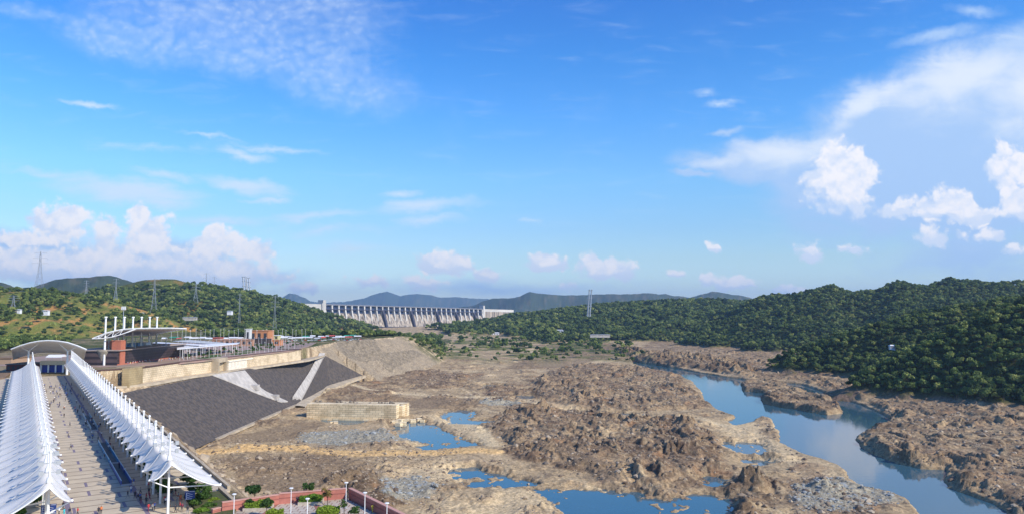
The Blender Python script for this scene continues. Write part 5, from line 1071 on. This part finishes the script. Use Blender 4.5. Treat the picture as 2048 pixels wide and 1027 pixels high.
# lawn beds and plants on the plaza
for i in range(12):
    y = 640 + i * 14; x = -262 - rp.uniform(4, 30) + (y - 640) * .16; o = MB().prism([(-rp.uniform(3, 7), -4), (rp.uniform(3, 8), -4), (rp.uniform(3, 8), 4), (-6, 5)], 0, .35).build('lawn_bed', mat('lawn', (.07, .12, .03), .95, var=.3, vscale=1) if i == 0 else bpy.data.materials['lawn']); o.location = (x, y, .05); prop(o, kind='structure')
pt = []
SM_C = [crown_mesh(500 + k, 1.7, 5, 150, .2, .8, 2.9) for k in range(3)]; sm_me = []
for V, Fc in SM_C: o = np_mesh('crown', V, Fc, LEAFG); sm_me.append(o.data); bpy.data.objects.remove(o)
tk = MB().tube((0, 0, 0), (0, 0, 2.6), .14, .08, 6).build('trunk', BARK); tkm = tk.data; bpy.data.objects.remove(tk)
for i in range(64):
    y = rp.uniform(620, 900); x = -258 - abs(rp.gauss(0, 28)) - 4 + max(0, (y - 640)) * .14; s = rp.uniform(.6, 1.35); e = empty('plaza_tree', (x, y, .05), 'small young tree among the flagpoles on the plaza above the beige wall', 'tree', 'young trees on the plaza', rp.uniform(0, 6)); e.scale = (s, s, s)
    c = bpy.data.objects.new('crown', sm_me[i % 3]); COL.objects.link(c); c.parent = e; c = bpy.data.objects.new('trunk', tkm); COL.objects.link(c); c.parent = e
FLG = {k: mat('flag_' + k, c, .8) for k, c in (('white', (.75, .75, .75)), ('orange', (.7, .3, .08)), ('green', (.1, .4, .12)))}
fp = empty('flagpole', (0, 0, 0), 'thin white pole standing on the plaza above the beige wall', 'pole', 'white poles on the plaza'); mb = MB(); mb.tube((0, 0, 0), (0, 0, 9.6), .13, .09, 5); mb.build('post', WHITE, fp); mb = MB(); mb.box(-.5, .5, -.12, .12, 9.6, 9.85); mb.build('lamp_head', WHITE, fp)
first = True
for i in range(56):
    c = fp if first else copy_tree(fp); first = False; px = 362 + i * 4.2 + rp.uniform(-1.5, 1.5)
    if i % 2: p = P(px, 722 - (px - 360) * .098 - 1.5, 0)
    else: p = P(px, 703 - (px - 360) * .06, 0)
    c.location = (p.x - 3, p.y, .05); k = rp.uniform(.85, 1.15); c.scale = (1, 1, k)
for i in range(46):
    px = rp.uniform(255, 395); p = P(px, 727.5 - (px - 276) * .095 - rp.uniform(1, 3), 0); pers(i * 23, i * 3, rp.choice(['white', 'pink', 'white', 'blue', 'red', 'grey', 'yellow']), rp.choice(['white', 'dark', 'blue']), 'visitor on the plaza edge in front of the dark glass hall', 'visitors on the plaza edge', xy=(p.x - 4, p.y, .05), s=1.08)
# buildings and stalls in the back of the plaza
YEL = mat('orange_wall', (.55, .24, .11), .85, var=.2); ORB = mat('red_block', (.44, .13, .10), .85)
build_b('shop_building', 426, 505, 691, 0, 7, 26, mat('salmon_wall', (.42, .24, .16), .85), 'long low salmon building in front of the orange block', mat('salmon_roof', (.5, .3, .2), .8), 7)
build_b('orange_block', 500, 536, 682, 0, 14, 24, YEL, 'orange cube-like building behind the plaza', YEL, 3)
build_b('dark_pavilion', 497, 536, 690.5, 0, 7.5, 12, mat('charcoal_wall', (.07, .055, .05), .8), 'dark square pavilion below the orange block', DARK, 2)
build_b('white_block', 491, 499, 684, 0, 17, 8, mat('white_wall', (.62, .62, .6), .8), 'slim white stair tower left of the orange block', WHITE, 1)
build_b('orange_block', 545, 560, 690, 0, 6, 12, YEL, 'small orange kiosk building near the end of the beige wall', YEL, 1)
build_b('red_block', 425, 440, 684, 0, 6, 12, ORB, 'small dark red building at the back of the plaza', ORB, 1)
build_b('pale_block', 540, 556, 679, 0, 6, 14, mat('yellowish_wall', (.55, .50, .20), .85), 'pale yellow building behind the small orange kiosk', TENT, 2)
cols = [TENT, TENT, TENT, mat('stall_red', (.55, .10, .08), .7), TENT, mat('stall_green', (.05, .30, .20), .7), TENT, mat('stall_pink', (.60, .35, .38), .7)]
for i in range(34):
    if i < 22: px = 562 + i * 7.2 + rp.uniform(-2, 2); py = 681.5 - rp.uniform(0, 5) - (px - 562) * .02
    else: px = 330 + (i - 22) * 15 + rp.uniform(-4, 4); py = 681 - rp.uniform(0, 3)
    p = P(px, py, 0); c = rp.randrange(8) if i > 2 else 0; tent('market_tent', p, rp.uniform(3, 6.5), rp.uniform(2.5, 4), rp.uniform(2.6, 3.8), {3: 'small red-roofed market stall behind the plaza', 5: 'small green-roofed market stall behind the plaza', 7: 'small pink-roofed market stall behind the plaza'}.get(c, 'small white-roofed market tent behind the plaza'), cols[c], 'market tents behind the plaza', rp.uniform(.6, 1.6), rp.uniform(-.3, .3))
TYRE = mat('tyre', (.02, .02, .02), .9); CG = mat('car_glass', (.03, .04, .05), .1, spec=.6)
def car(m):
    e = empty('parked_car', (0, 0, 0), 'small parked car among the market tents', 'car', 'cars parked behind the plaza'); mb = MB()
    prof = [(-2.1, .35), (-2.15, .8), (-1.9, .95), (-.9, 1.0), (1.4, .98), (2.1, .85), (2.15, .4)]; n = len(prof); v = [(x, -.85, z) for x, z in prof] + [(x, .85, z) for x, z in prof]
    mb.add(v, [tuple(range(n)), tuple(range(n, 2 * n))[::-1]] + [(k, k + n, (k + 1) % n + n, (k + 1) % n) for k in range(n)]); mb.add([(-1.2, -.7, 1.45), (.6, -.7, 1.45), (.6, .7, 1.45), (-1.2, .7, 1.45), (-1.2, -.7, 1.5), (.6, -.7, 1.5), (.6, .7, 1.5), (-1.2, .7, 1.5)], [(4, 5, 6, 7), (0, 1, 5, 4), (1, 2, 6, 5), (2, 3, 7, 6), (3, 0, 4, 7)]); mb.build('body', m, e)
    mb = MB(); v = [(-1.8, -.8, .98), (1.3, -.8, .98), (.6, -.68, 1.45), (-1.2, -.68, 1.45), (-1.8, .8, .98), (1.3, .8, .98), (.6, .68, 1.45), (-1.2, .68, 1.45)]; mb.add(v, [(0, 1, 2, 3), (7, 6, 5, 4), (1, 5, 6, 2), (4, 0, 3, 7)]); mb.build('windows', CG, e)
    for x in (-1.3, 1.35):
        for y in (-.86, .7): mb = MB(); mb.tube((x, y, .33), (x, y + .16, .33), .33, n=10); mb.build('wheel', TYRE, e)
    return e
cars = [car(mat('car_white', (.75, .75, .75), .3)), car(mat('car_silver', (.4, .42, .45), .3, .5)), car(mat('car_red', (.45, .04, .04), .3))]; cars[1]['label'] = 'small silver parked car among the market tents'; cars[2]['label'] = 'small red parked car among the market tents'; cars[0]['label'] = 'small white parked car among the market tents'
for i in range(30):
    c = cars[i] if i < 3 else copy_tree(cars[(0, 0, 1, 0, 2)[i % 5]]); px = 560 + i * 5.6 + rp.uniform(-2, 2); p = P(px, 683 - rp.uniform(0, 2.5) - (px - 560) * .02, 0); c.location = (p.x, p.y, .02); c.rotation_euler = (0, 0, rp.uniform(0, 3))
# car-park lamp poles
lp0 = empty('car_park_pole', (0, 0, 0), 'thin pale lighting pole in front of the trees behind the plaza', 'pole', 'lighting poles behind the plaza'); MB().tube((0, 0, 0), (0, 0, 15), .2, .12, 5).build('post', WHITE, lp0); MB().box(-1, 1, -.15, .15, 15, 15.3).build('lamp_head', WHITE, lp0)
for i in range(30): c = lp0 if i == 0 else copy_tree(lp0); px = 345 + i * 9.5 + rp.uniform(-3, 3); p = P(px, 683 - rp.uniform(0, 6), 0); c.location = (p.x, p.y, 0)
# small buildings on the right bank and in the woods
def hut(px, py, Y, w, h, m, label, d=10):
    p = PY(px, py, Y); z = H(p.x, p.y); e = empty('house', (p.x, p.y, max(z, p.z - 3)), label, 'house'); MB().box(-w, w, -d / 2, d / 2, -6, h).build('wall', m, e); mb = MB(); mb.add([(-w - 1, -d / 2 - 1, h), (w + 1, -d / 2 - 1, h), (w + 1, d / 2 + 1, h), (-w - 1, d / 2 + 1, h), (-w * .8, 0, h * 1.35), (w * .8, 0, h * 1.35)], [(0, 1, 5, 4), (2, 3, 4, 5), (0, 4, 3), (1, 2, 5), (0, 3, 2, 1)]); mb.build('roof', TENT, e)
    for k in range(3): MB().box(-w * .7 + k * w * .55, -w * .7 + k * w * .55 + w * .25, -d / 2 - .12, -d / 2 - .04, h * .3, h * .75).build('window', DARK, e)
GW = mat('grey_wall', (.45, .47, .50), .8)
hut(1118, 660, 2060, 12, 4, GW, 'pale house with white roof on the far right bank', 14); hut(1098, 661, 2050, 7, 3, GW, 'smaller house left of the white-roofed one on the right bank'); hut(1200, 666.5, 1800, 24, 1.2, CONC, 'long low pale wall-like building on the right bank below the woods', 5); hut(1784, 692, 960, 3, 4, TENT, 'tiny white hut in the dark woods of the right hill', 5)
hut(990, 667, 2250, 13, 6, TENT, 'small white-roofed building on the green bank below the dam'); hut(460, 621, 1700, 5, 2.6, TENT, 'white house in the trees left of the pole masts'); hut(92, 619, 1250, 5, 2, TENT, 'small white house on the grassy left hill', 6); hut(39, 617, 1200, 2.5, 2, TENT, 'tiny white hut at the left of the grassy hill', 5); hut(282, 623, 1400, 5, 1.6, CONC, 'small pale shed on the hillside behind the seven masts', 5); hut(380, 632, 1600, 15, 1.4, CONC, 'long pale building strip in the trees left of centre', 5)

# ------------------------------------------------------------------ pylons and tall masts
def pylon(h, bw, arms, m=LATT, t=.22):
    mb = MB(); hw = h * .55; lv = [(0, bw), (h * .2, bw * .72), (h * .38, bw * .5), (hw, bw * .30), (h * .7, bw * .2), (h * .85, bw * .16), (h, bw * .05)]
    for (z0, a), (z1, b) in zip(lv[:-1], lv[1:]):
        A = [(-a, -a, z0), (a, -a, z0), (a, a, z0), (-a, a, z0)]; B = [(-b, -b, z1), (b, -b, z1), (b, b, z1), (-b, b, z1)]
        for k in range(4):
            mb.tube(A[k], B[k], t, t * .9, 4); mb.tube(A[k], B[(k + 1) % 4], t * .55, n=3); mb.tube(A[(k + 1) % 4], B[k], t * .55, n=3); mb.tube(B[k], B[(k + 1) % 4], t * .5, n=3)
    return mb
def add_pylon(px, py_base, py_top, Y, wpx, label, arms=3, m=LATT, t=.24, group=None):
    p = PY(px, py_base, Y); z = min(H(p.x, p.y), p.z + 6); z = H(p.x, p.y); top = PY(px, py_top, Y).z; h = max(top - z, 15); bw = wpx / 2 / F * Y; e = empty('pylon', (p.x, p.y, z), label, 'pylon', group, rz=.3)
    pylon(h, bw, arms, m, t * Y / 1500).build('lattice_body', m, e)
    for k in range(arms):
        zz = h * (.97 - k * .13); L = bw * (1.3 + .25 * k); mb = MB()
        for s in (-1, 1): mb.tube((0, 0, zz + h * .02), (s * L, 0, zz), t * Y / 2400, n=4); mb.tube((0, 0, zz - h * .01), (s * L, 0, zz), t * Y / 2400, n=4); mb.tube((s * L, 0, zz), (s * L, 0, zz - h * .035), t * Y / 2400, n=4)
        mb.build('cross_arm', m, e)
    return e
for a_ in ((78, 578, 503, 1400, 16, 'tallest lattice pylon, on the left hill against the sky'), (25, 645, 590, 1230, 12, 'lattice pylon at the left edge standing low on the grassy hill'), (172, 592, 560, 1440, 6, 'small lattice pylon on the ridge left of the round hill'), (231, 603, 556, 1500, 8, 'lattice pylon in the dip between the left hills'),
           (308, 610, 556, 1560, 12, 'reddish lattice pylon in front of the round left hill'), (391, 612, 567, 1900, 10, 'lattice pylon on the right shoulder of the round left hill'), (412, 578, 545, 2300, 8, 'faint lattice pylon on the skyline right of the round hill'), (479, 622, 586, 1750, 5, 'slim pylon in the woods left of the lamp tower'), (549, 662, 590, 1350, 9, 'tall slim pylon between the woods and the dam'),
           (428, 580, 552, 2350, 6, 'faint small pylon on the skyline beside a fainter larger one')): add_pylon(*a_)
def twin(px, pyb, pyt, Y, lean, label):
    p = PY(px, pyb, Y); z = H(p.x, p.y) - 2; top = PY(px + lean, pyt, Y); e = empty('mast_tower', (p.x, p.y, z), label, 'mast')
    for dx in (-.005 * Y / 2, .005 * Y / 2): mb = MB(); mb.tube((dx * .6, 0, 0), (top.x - p.x + dx * .6, 0, top.z - z), Y * .0011, Y * .0008, 6); mb.build('pole', LATT, e); 
    mb = MB()
    for f in (.25, .5, .75, .96): mb.bar(((top.x - p.x) * f - Y * .0035, 0, (top.z - z) * f), ((top.x - p.x) * f + Y * .0035, 0, (top.z - z) * f), Y * .0008, Y * .0008)
    mb.build('cross_bar', LATT, e)
twin(1176, 612, 578, 2380, 5, 'pair of pale leaning poles on the wooded hill right of the dam'); twin(491, 590, 552, 2300, -3, 'left one of two dark leaning skyline masts'); twin(499, 590, 554, 2320, -4, 'right one of two dark leaning skyline masts')

# ------------------------------------------------------------------ loose rubble on the river bed
rk = []
for s in range(4):
    r = np.random.RandomState(900 + s); bm = bmesh.new(); bmesh.ops.create_icosphere(bm, subdivisions=1, radius=.5)
    for v in bm.verts:
        q = v.co.copy(); v.co = Vector((q.x * 1.25, q.y, q.z * .7)) * r.uniform(.72, 1.25)
    me = bpy.data.meshes.new('boulder'); bm.to_mesh(me); bm.free(); rk.append(me)
RB = leaf_mat('rubble_stone', (.12, .085, .06), (.30, .235, .165), (.44, .36, .26)); RB.node_tree.nodes['Mix Shader'].inputs[0].default_value = 0; RG = mat('rubble_grey', (.36, .37, .35), .95, var=.45, vscale=1.5)
for k, me in enumerate(rk): me.materials.append(RB if k < 2 else RG)
rs_ = np.random.RandomState(77); gx = rs_.uniform(-260, 330, 90000); gy = 190 + 1010 * rs_.rand(90000) ** 1.6; keep = np.abs(gx / gy) < .72; gx, gy = gx[keep], gy[keep]; gz, gc, _ = terrain(gx, gy)
blue = np.zeros(gx.size, bool)
for p in BLUEGRAV: blue |= sdf(gx, gy, p) + 8 * fbm(gx / 18, gy / 18, 4, 2) > -2
cl = fbm(gx / 22, gy / 22, 4, 55) > .2
k = (gz > -49.9) & ((gz < -30) & (blue | (cl & (rs_.rand(gx.size) < .45))) | (gz < -1.5) & (gx < -32) & (gy < 520) & (gy > 160) & (gx > -190) & (rs_.rand(gx.size) < .6))
gx, gy, gz, blue = gx[k], gy[k], gz[k], blue[k]; print('rubble', gx.size)
mx_ = rs_.uniform(-120, 420, 34000); my_ = 320 + 900 * rs_.rand(34000) ** 1.4; on_ = np.zeros(mx_.size, bool)
for p in [q[0] for q in MOUNDS] + [RBANK] + ISLES: on_ |= sdf(mx_, my_, p) > 2
on_ &= (np.abs(mx_ / my_) < .72) & (fbm(mx_ / 16, my_ / 16, 3, 57) > -.12); mx_, my_ = mx_[on_], my_[on_]; mz_, _, md_ = terrain(mx_, my_); q = (mz_ > -49.5) & (mz_ < -33) & (md_ < .2); mx_, my_, mz_ = mx_[q], my_[q], mz_[q]; print('mound rocks', mx_.size)
for k_, l in enumerate(((660, 1000, 'just left behind the terrace corner'), (1250, 972, 'at the tip of the central outcrop'), (820, 925, 'below the golden sand track'), (1190, 955, 'on the lower slope of the central outcrop'), (1300, 925, 'in the middle of the central outcrop'), (1690, 1005, 'on the grey gravel beside the river'), (905, 985, 'on the pale flat left of the lower pool'), (1050, 1000, 'on the bank of the lower pool'), (1530, 1018, 'against the dark outcrop at the bottom'), (770, 1010, 'near the grey gravel patch behind the parapet'))):
    p = P(l[0], l[1], -49); o = bpy.data.objects.new('boulder', rk[k_ % 2]); COL.objects.link(o); o.location = (p.x, p.y, H(p.x, p.y) + .5); s = 2.0 + (k_ % 3) * .7; o.scale = (s, s * .8, s * .7); o.rotation_euler = (.2, .3, k_); prop(o, ('rough brown boulder lying %s' % l[2]), 'boulder')
bl = [o for o in bpy.data.objects if o.name.startswith('boulder')][:2]
o2 = bpy.data.objects.new('boulder', rk[2]); COL.objects.link(o2); p = P(640, 882, -49); o2.location = (p.x, p.y, H(p.x, p.y) + .3); o2.scale = (2, 2, 1.5); prop(o2, 'grey boulder on the blue-grey gravel patch', 'boulder')
pts = np.stack([gx, gy, gz, rs_.lognormal(-.1, .55, gx.size).clip(.4, 3.2) * np.where(blue, .9, 1.0)], 1)
nb_ = mx_.size; pts = np.concatenate([pts, np.stack([mx_, my_, mz_, rs_.lognormal(.1, .55, nb_).clip(.5, 3.6)], 1)]); blue = np.concatenate([blue, np.zeros(nb_, bool)])
forest('rubble', pts, [bl[0], bl[1], o2, o2]); ob = bpy.data.objects['rubble']; ob['label'] = 'loose grey and brown rubble strewn over the river bed'
me = ob.data; me.attributes['idx'].data.foreach_set('value', np.where(blue, 2, rs_.randint(0, 2, blue.size)).astype(np.int32))
ob.data.materials[0] = RB

# ------------------------------------------------------------------ haze
hb = MB(); hb.box(-30000, 30000, -3000, 25000, -210, 700); hm = bpy.data.materials.new('haze'); hm.use_nodes = True; t = hm.node_tree; t.nodes.remove(t.nodes['Principled BSDF'])
pv = N(t, 'ShaderNodeVolumePrincipled'); pv.inputs['Color'].default_value = (.46, .69, .97, 1); pv.inputs['Density'].default_value = HAZE; pv.inputs['Anisotropy'].default_value = .2; t.links.new(pv.outputs[0], t.nodes['Material Output'].inputs['Volume'])
prop(hb.build('haze', hm), kind='stuff')
